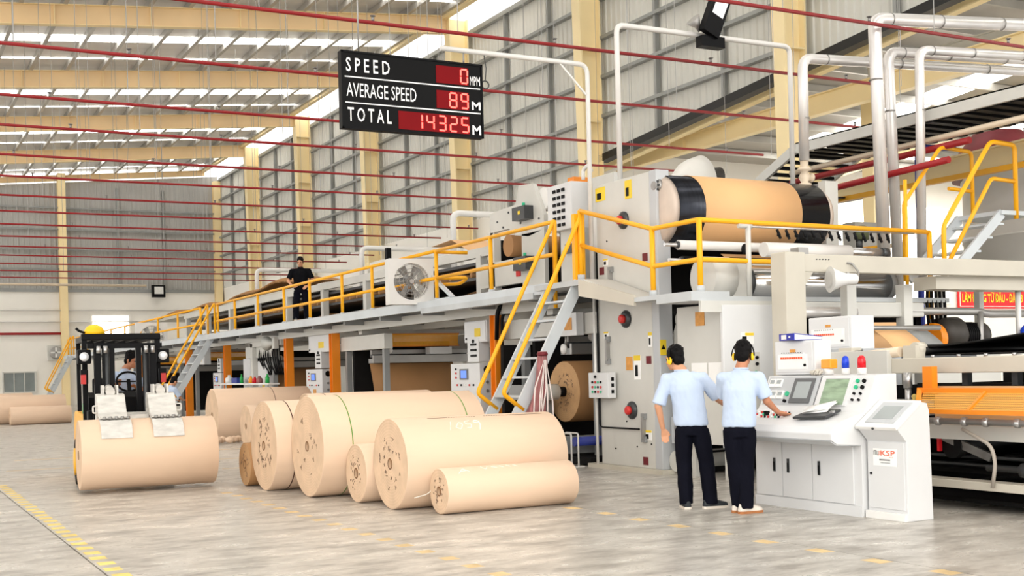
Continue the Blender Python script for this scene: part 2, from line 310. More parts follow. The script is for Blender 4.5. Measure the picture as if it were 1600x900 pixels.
# ------------------------------------------------------------------ setting: long side wall (X = 20) with columns, girts
GUT = lambda y: 7.15 if y > 31.4 else 7.9 + 0.083 * (32 - y)
def corrug_y(y0, y1, x, z0f, z1, pitch=0.27, d=0.035):
    m = MB(); pts = []; y = y0
    while y < y1:
        for dy, dx in ((0, 0), (0.55, 0), (0.68, -d), (0.87, -d)): pts.append((x + dx, min(y + dy * pitch, y1)))
        y += pitch
    m.grid([[(px, py, z0f(py)) for px, py in pts], [(px, py, z1) for px, py in pts]], smooth=False); return m
wr = struct(MB().b(20.3, 20.6, 31.6, 77.3, 0, 7.15).done('wall_right', 'wall_white'))
for a, b_ in zip([4.1, 13.2] + BAYS[:-1], [13.2, 22.3] + BAYS[1:]):
    corrug_y(a, b_, 20.3, GUT, 14.2).done('sheeting', 'sheet', wr, solid=0.004)
    for z in (8.05, 9.2, 10.4, 11.6, 12.8, 14.05):
        z0 = GUT((a + b_) / 2) + 0.45
        if z > z0: MB().b(20.06, 20.24, a + 0.1, b_ - 0.1, z - 0.05, z + 0.05).done('girt', 'girt', wr)
    for k in (1, 2):
        y = a + (b_ - a) * k / 3; MB().b(20.1, 20.24, y - 0.05, y + 0.05, GUT(y), 14.1).done('wall_post', 'girt', wr)
MB().bar((20.2, 31.4, GUT(31.3) - 0.05), (20.2, 3, GUT(3) - 0.05), 0.3, 0.22).done('gutter', 'gutter', wr)
MB().b(20.2, 20.4, 4, 77, 14.15, 14.25).done('wall_cap', 'girt', wr)
ORD = ['nearest', 'second', 'third', 'fourth', 'fifth', 'sixth', 'seventh', 'eighth', 'ninth', 'tenth', 'eleventh', 'twelfth', 'thirteenth', 'fourteenth', 'fifteenth', 'sixteenth', 'seventeenth']
zc = lambda x: 14.93 + 0.09 * (x - 19.3)           # roof underside
for i, y in enumerate(BAYS):
    if y > 76: continue
    lo = 0.0
    c = T('steel_column', 'yellow cream tapered steel column on the grey side wall, %s column counted from the near end' % ('first' if i == 0 else ORD[i]), 'column', (19.85, y, 0), 'steel columns of the grey side wall')
    for nm, yy in (('flange', 0),):
        MB().prism([(19.95, lo), (20.05, lo), (20.05, 14.8), (19.2, 14.8), (19.5, 13.6), (19.75, lo)][:0] or [(19.62, lo), (19.66, lo), (19.36, 14.6), (19.30, 14.6)], 'y', y - 0.22, y + 0.22).done('inner_flange', 'steel_yellow', c)
    MB().prism([(19.66, lo), (20.05, lo), (20.05, 14.6), (19.36, 14.6)], 'y', y - 0.02, y + 0.02).done('web', 'steel_yellow', c)
    MB().b(20.05, 20.1, y - 0.22, y + 0.22, lo, 14.6).done('outer_flange', 'steel_yellow', c)
    for z in (9.0, 11.2, 13.5):
        xi = 19.66 - 0.02 * z
        o = MB().b(xi, 20.05, y - 0.21, y - 0.02, z, z + 0.05).b(xi, 20.05, y + 0.02, y + 0.21, z, z + 0.05).done('stiffener', 'steel_yellow', c)
# ------------------------------------------------------------------ setting: main roof
ce = struct(MB().quad((-20, -6, zc(-20)), (19.35, -6, zc(19.35)), (19.35, 77.2, zc(19.35)), (-20, 77.2, zc(-20))).done('ceiling', 'foil_roof', None, solid=0.02))
for x in [19.0 - 1.32 * k for k in range(29)]:
    MB().b(-0.035, 0.035, -5.5, 77, -0.24, -0.02).b(0.03, 0.10, -5.5, 77, -0.24, -0.225).done('purlin', 'purlin', ce, xf=Matrix.Translation((x, 0, zc(x))))
mids = [(a + b_) / 2 for a, b_ in zip([-5, 4.1, 13.2] + BAYS[:-1], [4.1, 13.2, 22.3] + BAYS[1:])]
def sloped(x0, x1, y0, y1, dz0, dz1, name, mat, par):
    return MB().prism([(x0, zc(x0) + dz0), (x1, zc(x1) + dz0), (x1, zc(x1) + dz1), (x0, zc(x0) + dz1)], 'y', y0, y1).done(name, mat, par)
for y in mids:
    sloped(-19.5, 19.2, y - 0.05, y + 0.85, -0.022, -0.012, 'skylight', 'skylight', ce)
    sloped(-19.5, 19.2, y + 3.3, y + 3.45, -0.022, -0.012, 'skylight', 'skylight', ce)  # added narrow glowing strip, stands in for sky glow on the roof sheet
MB().b(19.1, 19.3, -6, 77, zc(19.1) - 0.36, zc(19.1) - 0.02).done('eave_strut', 'cream', ce)
for i, y in enumerate(BAYS):
    r = T('roof_rafter', 'cream steel roof rafter spanning above the hall, %s rafter counted from the near end' % ('first' if i == 0 else ORD[i]), 'rafter', (19.3, y, zc(19.3) - 0.65), 'cream roof rafters')
    top = -0.25; dep = 0.62 if i < 6 else 0.3
    sloped(-19.5, 19.3, y - 0.01, y + 0.01, top - dep, top, 'web', 'cream_rust', r)
    sloped(-19.5, 19.3, y - 0.13, y + 0.13, top - dep - 0.02, top - dep, 'bottom_flange', 'cream', r)
    sloped(-19.5, 19.3, y - 0.13, y + 0.13, top, top + 0.02, 'top_flange', 'cream', r)
    for k in range(11):
        x = 17.5 - 3.0 * k
        st = MB().b(x - 0.012, x + 0.012, y - 0.12, y - 0.01, zc(x) + top - dep, zc(x) + top).done('stiffener', 'cream', r)
# red sprinkler pipes across the hall
PY = [12.7, 15.46, 18.45, 21.75, 24.3, 27.45, 30.3, 33.4, 36.5, 39.5, 42.8, 46.0, 49.2, 52.6, 56.0, 59.5]
head = None
for i, y in enumerate(PY):
    xe = 16.0 if y < 17 else 18.4
    p = T('sprinkler_pipe', 'thin red fire sprinkler pipe hung across the hall, %s pipe counted from the near end' % ('first' if i == 0 else ORD[i]), 'pipe', (xe, y, 6.3), 'red sprinkler pipes across the hall')
    MB().cyl((-14, y, 6.3), (xe, y, 6.3), 0.028, 8).done('pipe', 'pipe_red', p)
    n = 0
    for k in range(11):
        x = xe - 0.35 - 2.9 * k - (0.7 if i % 2 else 0)
        if head is None:
            head = MB().cyl((0, 0, 0.02), (0, 0, 0.09), 0.022, 6).cyl((0, 0, 0.09), (0, 0, 0.10), 0.04, 8).done('sprinkler_head', 'worn_steel', None); hm = head.data; head.parent = p
            head.location = Vector((x - xe, 0, 0))
        else:
            h = bpy.data.objects.new('sprinkler_head', hm); COL.objects.link(h); h.parent = p; h.location = (x - xe, 0, 0)
        MB().cyl((x + 1.3, y, 6.32), (x + 1.3, y, zc(x + 1.3) - 0.2), 0.008, 4, cap=False).done('hanger_rod', 'dull_steel', p)
tag(MB().cyl((-14, 62.5, 6.2), (12.6, 62.5, 6.2), 0.06, 8).done('water_main', 'pipe_cream'), 'pale cream main pipe crossing low in front of the far end wall', 'pipe')

# ------------------------------------------------------------------ the annex beyond the side wall
an = lambda y: 7.75 + 0.083 * (32.6 - y)
ca = struct(MB().quad((20.5, 33, an(33) + 0.75), (60, 33, an(33) + 0.75), (60, 2, an(2) + 0.75), (20.5, 2, an(2) + 0.75)).done('ceiling_annex', 'annex_roof', None, solid=0.02))
for (x0, x1, y0, y1) in ((27.0, 28.2, 6, 31), (29.5, 50, 26.0, 27.2), (29.5, 50, 20.5, 22.0), (29.5, 50, 15, 16.5), (21.5, 26, 12, 13), (29.5, 50, 30.2, 31)):
    MB().quad((x0, y1, an(y1) + 0.735), (x1, y1, an(y1) + 0.735), (x1, y0, an(y0) + 0.735), (x0, y0, an(y0) + 0.735)).done('skylight', 'skylight', ca, solid=0.01)
for y in [31.5 - 1.6 * k for k in range(18)]:
    MB().c(40, y, an(y) + 0.62, 39, 0.08, 0.2).done('purlin', 'purlin', ca)
wa = struct(MB().b(20.6, 62, 33.0, 33.3, 0, 8.6).done('wall_annex', 'wall_white'))
for x in (30.5, 46.0): tag(MB().b(x - 0.2, x + 0.2, 32.5, 32.55, 0, 7.6).b(x - 0.2, x + 0.2, 32.92, 32.97, 0, 7.6).b(x - 0.02, x + 0.02, 32.55, 32.92, 0, 7.6).done('steel_column', 'steel_yellow'), 'yellow steel column against the white annex wall behind the machine' if x < 40 else 'yellow steel column against the white annex wall near the red banner', 'column', 'annex wall columns')
def ibeam(name, p0, p1, h, w, mat, par=None):
    d = Vector((0, 0, h / 2)); p0, p1 = Vector(p0), Vector(p1)
    return MB().bar(p0 + d, p1 + d, w, 0.03).bar(p0 - d, p1 - d, w, 0.03).bar(p0, p1, 0.02, h).done(name, mat, par)
for i, x in enumerate((20.75, 29.5, 38.5)):
    g = T('annex_rafter', ['yellow sloping annex rafter beside the grey side wall', 'yellow sloping annex rafter, second out from the side wall', 'yellow sloping annex rafter, farthest from the side wall'][i], 'rafter', (x, 31, an(31)), 'annex rafters')
    ibeam('beam', (x, 32.6, an(32.6) + 0.2), (x, 3, an(3) + 0.2), 0.52, 0.22, 'steel_yellow', g)
    for k in range(8):
        y = 30.5 - 3.2 * k; MB().c(x, y, an(y) + 0.55, 0.3, 0.16, 0.2).done('purlin_cleat', 'cream_rust', g)
g = T('crane_beam', 'horizontal yellow crane beam running below the sloping annex rafters', 'beam', (21.6, 32, 7.4))
ibeam('beam', (21.6, 32.6, 8.05), (21.6, 4, 8.05), 0.5, 0.25, 'steel_yellow', g)
for k in range(6): MB().c(21.6, 29 - 4.5 * k, 8.05, 0.24, 0.02, 0.48).done('stiffener', 'steel_yellow', g)
tag(MB().b(23.8, 24.25, 23.7, 24.1, 0, 8.6).done('annex_post', 'steel_yellow'), 'yellow box post standing under the annex crane beam', 'column')
g = T('strut_beam', 'pale grey slanting brace under the annex roof at far right', 'beam', (24, 20, 9.6)); ibeam('beam', (22.5, 22.5, 8.75), (27.5, 10, 10.1), 0.25, 0.2, 'mach', g)
w3 = struct(MB().b(31.2, 37.0, 32.94, 33.0, 3.6, 7.35).done('window_3', 'wall_white')); MB().b(31.3, 36.9, 32.92, 32.94, 3.7, 7.25).done('pane', 'lit_window', w3)
# slogan banner on the annex wall
bn = T('banner', 'red cloth banner with yellow slogan lettering on the white annex wall', 'banner', (37.4, 32.9, 4.4))
MB().b(37.35, 44.6, 32.9, 32.95, 3.42, 4.36).done('cloth', 'banner_red', bn)
MB().b(37.42, 44.53, 32.885, 32.9, 4.26, 4.285).b(37.42, 44.53, 32.885, 32.9, 3.495, 3.52).b(37.42, 37.445, 32.885, 32.9, 3.52, 4.26).done('border', 'wall_white', bn)
text('lettering', 'LÀM ĐÚNG TỪ ĐẦU - ĐẢM B', 'banner_yellow', frame((37.55, 32.89, 3.66), (1, 0, 0), (0, 0, 1)), 0.52, bn, width=3.45, bold=0.02)

# ------------------------------------------------------------------ guard rails, decks, stairs
def pipe_rail(parent, pts_top, drop_mid, posts, r=0.033, rp=0.037, mat='yellow'):
    """pts_top: rail polyline; posts: (x,y,zdeck,ztop)"""
    MB().tube(pts_top, r, 8, f=0.06).done('top_rail', mat, parent)
    MB().tube([(p[0], p[1], p[2] - drop_mid) for p in pts_top], r, 8, f=0.04).done('middle_rail', mat, parent)
    for x, y, z0, z1 in posts:
        po = MB().cyl((x, y, z0), (x, y, z1), rp, 8).done('post', mat, parent)
        MB().cyl((x, y, z0), (x, y, z0 + 0.09), rp + 0.02, 8).done('socket', 'deck_grey', po)
DX = 9.3
dk = T('walkway_deck', 'long grey steel walkway deck carried along the machine side on orange columns', 'platform', (DX, 15.6, 2.72))
MB().b(DX - 0.1, 10.5, 15.9, 67, 2.70, 2.74).done('deck_plate', 'deck_grey', dk)
MB().b(9.72, 10.7, 20.5, 46, 2.74, 2.88).done('raised_step', 'deck_grey', dk)
MB().b(DX - 0.14, DX - 0.06, 15.9, 67, 2.62, 2.78).done('edge_channel', 'stair_grey', dk)
MB().b(DX - 0.16, DX + 0.0, 16.3, 20.6, 2.56, 2.66).done('lower_channel', 'deck_grey', dk)
for k in range(24):
    y = 16.6 + 2.1 * k; MB().b(DX - 0.05, 12.9, y - 0.04, y + 0.04, 2.54, 2.68).done('cross_beam', 'mach_dark', dk)
for x in (9.75, 11.2, 12.7): MB().b(x - 0.04, x + 0.04, 16.2, 66, 2.44, 2.62).done('stringer', 'mach', dk)
rl = T('guard_rail', 'long yellow pipe guard rail along the walkway edge', 'railing', (DX, 16, 2.74))
RY = [15.88, 18.0, 20.2, 23.4, 25.2, 27.4, 29.4, 31.7, 34.0, 35.9]
pipe_rail(rl, [(DX, 15.88, 2.9), (DX, 15.88, 3.72), (DX, 20.2, 3.70)], 0.5, [(DX, y, 2.74, 3.7) for y in (18.0, 20.2)])
pipe_rail(rl, [(DX, 20.2, 3.70), (DX, 36.0, 3.66)], 0.5, [(DX, y, 2.74, 3.67) for y in RY[3:]])
MB().tube([(DX, 20.2, 3.68), (DX + 0.55, 20.0, 3.66)], 0.033, 8).done('return_rail', 'yellow', rl); MB().tube([(DX, 20.2, 3.2), (DX + 0.55, 20.0, 3.2), (DX + 0.5, 20.25, 3.1), (DX, 20.25, 3.08)], 0.033, 8, f=0.1).done('return_rail', 'yellow', rl)
rl2 = T('guard_rail', 'yellow pipe guard rail on the far end of the walkway beyond the second stair', 'railing', (DX, 38, 2.74))
pipe_rail(rl2, [(DX, 38.0, 3.66), (DX, 66.5, 3.62)], 0.5, [(DX, 38.0 + 3.15 * k, 2.74, 3.66) for k in range(10)])
def stair(label, rlabel, yc, wd, xt=9.16, zt=2.72, xb=7.62, zlow=0.0, nst=9):
    s = T('stair', label, 'stair', (xb, yc, 0), 'steep stairs to the walkway')
    for sy in (-1, 1):
        y = yc + sy * wd / 2
        MB().bar((xt, y, zt), (xb, y, 0.02), 0.045, 0.17, up=(1, 0, 0.57)).done('stringer', 'stair_grey', s)
    st = None
    for k in range(1, nst + 1):
        t = k / (nst + 1.0); x = xt + (xb - xt) * t; z = zt * (1 - t)
        if st is None: st = MB().b(x - 0.11, x + 0.1, yc - wd / 2 + 0.02, yc + wd / 2 - 0.02, z - 0.015, z + 0.015).done('tread', 'stair_grey', s); x0, z0 = x, z
        else: like(st, 'tread', s, (x - x0, 0, z - z0))
    h = T('stair_rail', rlabel, 'railing', (xt, yc, zt), 'stair handrails')
    for sy in (-1, 1):
        y = yc + sy * wd / 2
        MB().tube([(xt + 0.08, y, zt + 0.0), (xt + 0.08, y, zt + 1.02), (xb + 0.24, y, 1.14), (xb + 0.56, y, 0.9)], 0.033, 8, f=0.07).done('handrail', 'yellow', h)
    MB().tube([(xt + 0.02, yc + wd / 2, zt + 0.52), (xb + 0.75, yc + wd / 2, 1.45)], 0.02, 8).done('knee_rail', 'yellow', h) if wd > 9 else None
stair('steep pale grey steel stair rising to the walkway beside the mill roll', 'yellow handrails of the near steep stair', 15.35, 0.8)
stair('second steep grey stair further along the walkway, behind the loaded forklift', 'yellow handrails of the second stair', 37.0, 0.85, 9.3)
stair('third stair at the far end of the walkway near the back wall', 'yellow handrails of the third stair at the far walkway end', 64.0, 0.9, 9.1)
# landing, ramp and lower wrap-round platform
ld = T('landing_deck', 'grey landing and sloping ramp plate in front of the tall grey frame plate', 'platform', (9.2, 14.8, 2.7))
MB().b(9.0, 9.48, 14.6, 16.0, 2.66, 2.74).done('landing_plate', 'deck_grey', ld)
MB().prism([(14.6, 2.74), (13.35, 2.40), (13.35, 2.34), (14.6, 2.62)], 'x', 9.02, 9.48).done('ramp_plate', 'mach', ld)
MB().prism([(14.7, 2.74), (13.3, 2.42), (13.3, 2.28), (14.7, 2.5)], 'x', 8.99, 9.03).done('ramp_skirt', 'mach_warm', ld)
MB().b(9.0, 9.6, 12.05, 13.35, 2.33, 2.39).done('corner_plate', 'deck_grey', ld)
MB().b(9.0, 13.5, 12.05, 12.8, 2.27, 2.33).done('front_plate', 'deck_grey', ld)
MB().b(9.12, 10.42, 12.02, 12.06, 2.13, 2.27).done('front_beam', 'mach', ld)
rl3 = T('guard_rail', 'yellow rail wrapping round the big drum, from the stair head to the far yellow steps', 'railing', (9.25, 13.2, 2.4))
pipe_rail(rl3, [(9.2, 14.95, 3.76), (9.24, 13.2, 3.30), (9.26, 12.2, 3.30), (13.35, 12.25, 3.28)], 0.5, [(9.2, 14.95, 2.74, 3.76), (9.24, 13.2, 2.39, 3.32), (9.26, 12.2, 2.38, 3.31), (13.35, 12.25, 1.95, 3.28)])
MB().cyl((12.9, 12.25, 2.3), (12.9, 12.25, 4.0), 0.026, 8).done('post', 'yellow', rl3)
MB().b(9.12, 9.24, 14.98, 15.06, 2.74, 3.72).done('gate_post', 'yellow', rl3)
# clip rail with small clips in front of the drum
cl = T('clip_rail', 'thin steel rail with dangling black clips before the kraft web on the drum', 'rail', (10.1, 12.2, 3.2))
MB().cyl((10.0, 12.2, 3.24), (13.0, 12.2, 3.24), 0.014, 6).done('rod', 'steel', cl); MB().cyl((10.04, 12.2, 2.35), (10.04, 12.2, 3.26), 0.035, 8).done('upright', 'mach', cl); MB().cyl((9.88, 12.2, 3.245), (10.1, 12.2, 3.245), 0.03, 8).done('cross_tube', 'mach', cl)
c0 = None
for k in range(14):
    x = 10.55 + 0.15 * k
    if c0 is None: c0 = MB().sph((x, 12.2, 3.15), 0.03, 6).bar((x - 0.03, 12.2, 3.22), (x + 0.03, 12.2, 3.1), 0.02, 0.03).done('clip', 'black', cl)
    else: like(c0, 'clip', cl, (0.15 * k, 0, 0))
# orange columns under the walkway
for y, w, lab in ((18.7, 0.17, 'orange steel column with black cables, nearest the steep stair'), (27.0, 0.2, 'orange steel column beside the second control pedestal'), (30.5, 0.2, 'orange steel column standing behind the kraft rolls on the floor, with a horn on it'), (36.6, 0.2, 'orange steel column just right of the second stair'), (41.6, 0.22, 'orange steel column beyond the second stair'), (50.0, 0.22, 'far orange steel column near the third stair')):
    c = T('orange_column', lab, 'column', (9.74, y, 0), 'orange columns under the walkway')
    x = 9.74
    MB().b(x - w / 2, x + w / 2, y - 0.1, y - 0.08, 0, 2.435).done('front_flange', 'orange', c); MB().b(x - w / 2, x + w / 2, y + 0.08, y + 0.1, 0, 2.435).done('rear_flange', 'orange', c)
    MB().b(x - 0.02, x + 0.02, y - 0.08, y + 0.08, 0, 2.435).done('web', 'orange', c); MB().b(x - w / 2 - 0.04, x + w / 2 + 0.04, y - 0.16, y + 0.16, 0, 0.03).done('foot_plate', 'orange', c)
cb = tag(MB().tube([(9.66, 18.55, 2.0), (9.66, 18.5, 2.5), (9.75, 18.4, 2.66), (10.1, 17.9, 2.56), (10.3, 17.6, 2.4)], 0.04, 8, f=0.15).tube([(9.72, 18.5, 0.9), (9.72, 18.45, 2.45), (9.9, 18.2, 2.62), (10.2, 17.9, 2.5)], 0.03, 8, f=0.15).done('cable_bundle', 'black'), 'black cables looped over the orange column near the steep stair', 'cable')

# ------------------------------------------------------------------ the near machine frame with the big drum
fr_ = T('drum_machine', 'tall pale grey machine frame with red knobs at the near end of the machine', 'machine', (9.5, 14, 0))
MB().b(9.5, 9.62, 13.62, 14.98, 0.06, 4.14).done('side_plate', 'mach', fr_, bevel=0.01)
MB().b(9.5, 9.72, 13.45, 13.62, 0.06, 4.15).done('end_flange', 'console_dark', fr_, bevel=0.01)
MB().b(9.42, 9.9, 13.35, 15.25, 0, 0.06).done('base_plinth', 'mach_warm', fr_)
MB().b(12.5, 12.62, 13.45, 14.9, 0.06, 4.12).done('far_plate', 'mach_dark', fr_); MB().b(12.4, 12.64, 13.3, 13.45, 0.06, 4.12).done('far_flange', 'mach', fr_)
MB().b(9.6, 12.5, 14.5, 14.62, 3.7, 4.05).done('tie_beam', 'mach', fr_)
def flange_knob(y, z, par, x=9.5):
    k = MB().lathe([(0.125, 0), (0.125, 0.025), (0.09, 0.05), (0.075, 0.055)], (x, y, z), (-1, 0, 0), 20).done('bearing_flange', 'dark_steel', par)
    MB().lathe([(0.062, 0.05), (0.062, 0.1), (0.04, 0.115)], (x, y, z), (-1, 0, 0), 14).done('red_cap', 'red_button', k)
for y, z in ((14.25, 3.55), (14.25, 2.15), (14.15, 0.86)): flange_knob(y, z, fr_)
def plaque(nm, y0, y1, z0, z1, mat, par, x=9.5, t=0.006): return MB().b(x - t, x, y0, y1, z0, z1).done(nm, mat, par)
for (y, z, w, h, m) in ((14.85, 4.0, 0.26, 0.2, 'label_yellow'), (14.12, 3.97, 0.17, 0.26, 'label_yellow'), (14.75, 3.0, 0.13, 0.1, 'paper'), (14.2, 1.52, 0.16, 0.19, 'label_amber'), (14.0, 1.46, 0.16, 0.34, 'paper'), (13.78, 0.52, 0.18, 0.14, 'paper'), (13.67, 1.84, 0.09, 0.2, 'paper'), (14.78, 1.94, 0.12, 0.1, 'paper')):
    q = plaque('warning_label' if m != 'label_amber' else 'name_plate', y - w / 2, y + w / 2, z - h / 2, z + h / 2, m, fr_)
    if m != 'label_amber':
        plaque('symbol', y - w * 0.1, y + w * 0.32, z - h * 0.36, z + h * 0.1, 'black', q, 9.494, 0.003)
        if m == 'paper': plaque('yellow_strip', y - w / 2, y + w / 2, z + h * 0.28, z + h * 0.5, 'label_yellow', q, 9.494, 0.003)
MB().b(9.5, 9.6, 13.44, 13.45, 1.62, 1.83).done('warning_label', 'label_yellow', fr_)
tr = MB().prism([(9.515, 1.7), (9.585, 1.7), (9.55, 1.765)], 'y', 13.437, 13.44).done('symbol', 'black', fr_)
for y, z in ((13.72, 1.56), (13.85, 0.16), (13.75, 2.98), (14.86, 2.88)): plaque('dark_label', y - 0.06, y + 0.06, z - 0.055, z + 0.055, 'dark_red', fr_)
for y, z in ((14.72, 1.72), (13.85, 0.62), (14.6, 2.72)):
    la = MB().b(9.44, 9.5, y - 0.02, y + 0.02, z - 0.15, z + 0.15).done('latch', 'dull_steel', fr_); MB().b(9.46, 9.5, y - 0.05, y + 0.05, z - 0.2, z - 0.12).b(9.46, 9.5, y - 0.05, y + 0.05, z + 0.12, z + 0.2).done('latch_plate', 'mach_dark', la)
for y, z in ((14.05, 0.35), (14.6, 0.3), (13.7, 0.4), (14.3, 0.7), (14.7, 3.3)): MB().cyl((9.5, y, z), (9.49, y, z), 0.012, 8).done('bolt', 'black', fr_)
MB().tube([(9.47, 14.97, 2.6), (9.47, 14.97, 0.62), (9.47, 14.9, 0.6), (9.47, 13.95, 0.6)], 0.012, 6, f=0.05).done('cable', 'black', fr_)
MB().cyl((9.45, 15.02, 2.55), (9.45, 15.02, 0.05), 0.022, 8).done('conduit', 'pipe_white', fr_)
# push-button box on the frame edge
pb = T('control_box', 'small grey push button box mounted on the tall frame edge beside mill roll', 'control box', (9.4, 14.75, 1.2))
MB().b(9.32, 9.46, 14.5, 15.02, 1.03, 1.4).done('box', 'console', pb, bevel=0.008)
b0 = None
for r_ in range(3):
    for c_ in range(4): MB().cyl((9.32, 14.68 + 0.075 * c_, 1.12 + 0.07 * r_), (9.305, 14.68 + 0.075 * c_, 1.12 + 0.07 * r_), 0.018, 8).done('button', ['green_button', 'red_button', 'black'][(r_ + c_) % 3], pb)
MB().cyl((9.32, 14.82, 1.34), (9.3, 14.82, 1.34), 0.022, 8).done('rotary_switch', 'black', pb)
for k in range(3): MB().b(9.38, 9.42, 14.49, 14.5, 1.1 + 0.09 * k, 1.15 + 0.09 * k).done('switch', 'black', pb)
# big dark drum with kraft web
dr = T('drum', 'big dark preheater drum wrapped by a broad kraft paper web', 'drum', (9.7, 13.6, 3.55))
cy, cz, rr = 13.62, 3.60, 0.50
MB().lathe([(0.30, -0.12), (0.44, -0.08), (0.49, 0.0)], (9.66, cy, cz), (1, 0, 0), 40).done('end_cap', 'drum_cap', dr)
MB().lathe([(rr, 0.0), (rr, 2.66)], (9.66, cy, cz), (1, 0, 0), 56).done('shell', 'drum_dark', dr)
MB().lathe([(0.49, 2.66), (0.44, 2.78), (0.25, 2.84)], (9.66, cy, cz), (1, 0, 0), 40).done('far_cap', 'drum_cap', dr)
def web_arc(x0, x1, a0, a1, r, n=24): return [[(x, cy + r * math.cos(a0 + (a1 - a0) * k / n), cz + r * math.sin(a0 + (a1 - a0) * k / n)) for x in (x0, x1)] for k in range(n + 1)]
m = MB(); m.grid(web_arc(10.08, 11.78, R(80), R(270), rr + 0.012)); m.done('kraft_web', 'kraft_orange', dr, solid=0.004)
MB().lathe([(0.03, 0), (0.1, 0.0), (0.1, 0.04), (0.06, 0.05), (0.06, 0.09)], (9.58, cy - 0.12, cz + 0.33), (-1, 0, 0), 14).done('bearing', 'worn_steel', dr)
bt = None
for k in range(8):
    a = k * math.pi / 4
    MB().cyl((9.54, cy - 0.12 + 0.075 * math.cos(a), cz + 0.33 + 0.075 * math.sin(a)), (9.51, cy - 0.12 + 0.075 * math.cos(a), cz + 0.33 + 0.075 * math.sin(a)), 0.018, 6).done('bolt', 'dark_steel', dr)
for (y, z, r, x0, x1, mat, lab) in ((12.98, 3.07, 0.065, 9.5, 12.0, 'white_paint', 'white guide roller under the front of the big drum'), (13.1, 2.88, 0.06, 9.65, 12.3, 'belt', 'black guide roller below the big drum')):
    g = T('guide_roller', lab, 'roller', (x0, y, z)); MB().cyl((x0, y, z), (x1, y, z), r, 20).done('roller', mat, g); MB().cyl((x0 - 0.22, y, z), (x1 + 0.1, y, z), 0.025, 10).done('shaft', 'steel', g); MB().lathe([(0.03, 0), (0.05, 0), (0.05, 0.04), (0.03, 0.04)], (x0 - 0.03, y, z), (1, 0, 0), 12).done('collar', 'dark_steel', g)
hp = T('web_guard', 'pale grey sloping web guard plate and kraft web below the big drum', 'guard plate', (9.9, 12.7, 2.4))
MB().prism([(9.75, 2.40), (11.0, 2.40), (10.55, 2.78), (9.75, 2.78)], 'y', 12.92, 12.95).done('plate', 'mach', hp)
MB().quad((10.3, 13.1, 2.98), (12.2, 13.1, 2.98), (12.2, 12.9, 2.42), (10.9, 12.9, 2.42)).done('kraft_web', 'kraft_orange', hp, solid=0.004)
MB().c(10.85, 12.15, 2.88, 0.17, 0.16, 0.2).done('lamp_can', 'dull_steel', hp)
# dark interior behind the frame (between frame and white cabinet)
inn = T('drum_stack', 'dark lower heating drums glimpsed between frame plate and white cabinet', 'machine', (10, 13.9, 0))
for (y, z, r) in ((14.0, 1.05, 0.48), (14.4, 2.1, 0.36)): MB().lathe([(r * 0.9, 0), (r, 0.04), (r, 2.6)], (9.75, y, z), (1, 0, 0), 36).done('drum', 'belt', inn)
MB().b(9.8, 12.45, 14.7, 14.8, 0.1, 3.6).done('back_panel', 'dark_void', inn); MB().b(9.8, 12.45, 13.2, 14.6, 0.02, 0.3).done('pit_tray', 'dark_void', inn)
MB().bar((9.8, 13.3, 2.05), (9.8, 13.7, 1.3), 0.1, 0.2).done('arm', 'mach', inn); MB().cyl((9.76, 13.35, 2.1), (9.86, 13.35, 2.1), 0.1, 14).cyl((9.76, 13.5, 1.72), (9.86, 13.5, 1.72), 0.09, 14).done('pivot', 'mach', inn)
MB().b(9.62, 9.95, 13.2, 13.4, 0.42, 0.78).done('bracket', 'console_dark', inn); MB().cyl((9.6, 13.3, 0.18), (10.6, 13.3, 0.18), 0.14, 14).done('low_pipe', 'mach', inn)
MB().lathe([(0.05, 0), (0.12, 0), (0.12, 0.03), (0.05, 0.03)], (9.6, 13.15, 0.62), (-1, 0, 0), 14).done('hand_wheel', 'steel', inn)
# white cabinet behind the two men
wc = T('machine_cabinet', 'white painted machine cabinet with green buttons behind the two standing men', 'cabinet', (9.5, 12.6, 0.4))
MB().b(9.5, 10.62, 12.06, 13.05, 0.45, 2.24).done('body', 'mach', wc, bevel=0.008)
MB().b(9.44, 10.66, 12.0, 12.06, 0.42, 2.22).done('front_panel', 'console', wc, bevel=0.01)
MB().b(9.70, 10.0, 11.985, 12.0, 0.85, 1.62).done('button_panel', 'mach', wc)
for k, (x, z) in enumerate(((9.95, 1.55), (9.95, 1.47), (9.93, 1.36), (9.93, 1.26), (9.93, 1.15), (9.83, 1.36), (9.83, 1.28), (9.76, 1.28))):
    MB().cyl((x, 12.0, z), (x, 11.965, z), 0.022, 10).done('push_button', ['black', 'black', 'green_button', 'green_button', 'green_button', 'red_button', 'red_button', 'black'][k], wc)
q = MB().b(9.72, 9.92, 11.99, 12.0, 1.72, 1.87).done('warning_label', 'paper', wc); MB().b(9.73, 9.80, 11.985, 11.99, 1.74, 1.82).done('symbol', 'black', q); MB().b(9.78, 9.915, 11.985, 11.99, 1.83, 1.865).done('yellow_strip', 'label_yellow', q)
MB().b(9.494, 9.5, 12.45, 12.64, 1.98, 2.16).done('name_plate', 'label_amber', wc)
for k in range(2): MB().b(9.49, 9.5, 12.06 + 0.36 * k, 12.38 + 0.36 * k, 1.15, 1.5).done('notice_sheet', 'paper', wc)
MB().b(9.48, 9.5, 12.06, 12.1, 0.9, 1.5).done('slot', 'dark_steel', wc)
for x in (9.65, 10.45):
    for y in (12.2, 12.9): MB().b(x - 0.04, x + 0.04, y - 0.04, y + 0.04, 0, 0.45).done('leg', 'mach', wc)
for k in range(2): MB().cyl((10.34 + 0.05 * k, 12.0, 1.63), (10.34 + 0.05 * k, 11.99, 1.63), 0.014, 8).done('hole', 'black', wc)
pp = T('steam_pipe', 'insulated grey steam pipe with elbows and red valve beside the white cabinet', 'pipe', (10.6, 11.9, 0.5))
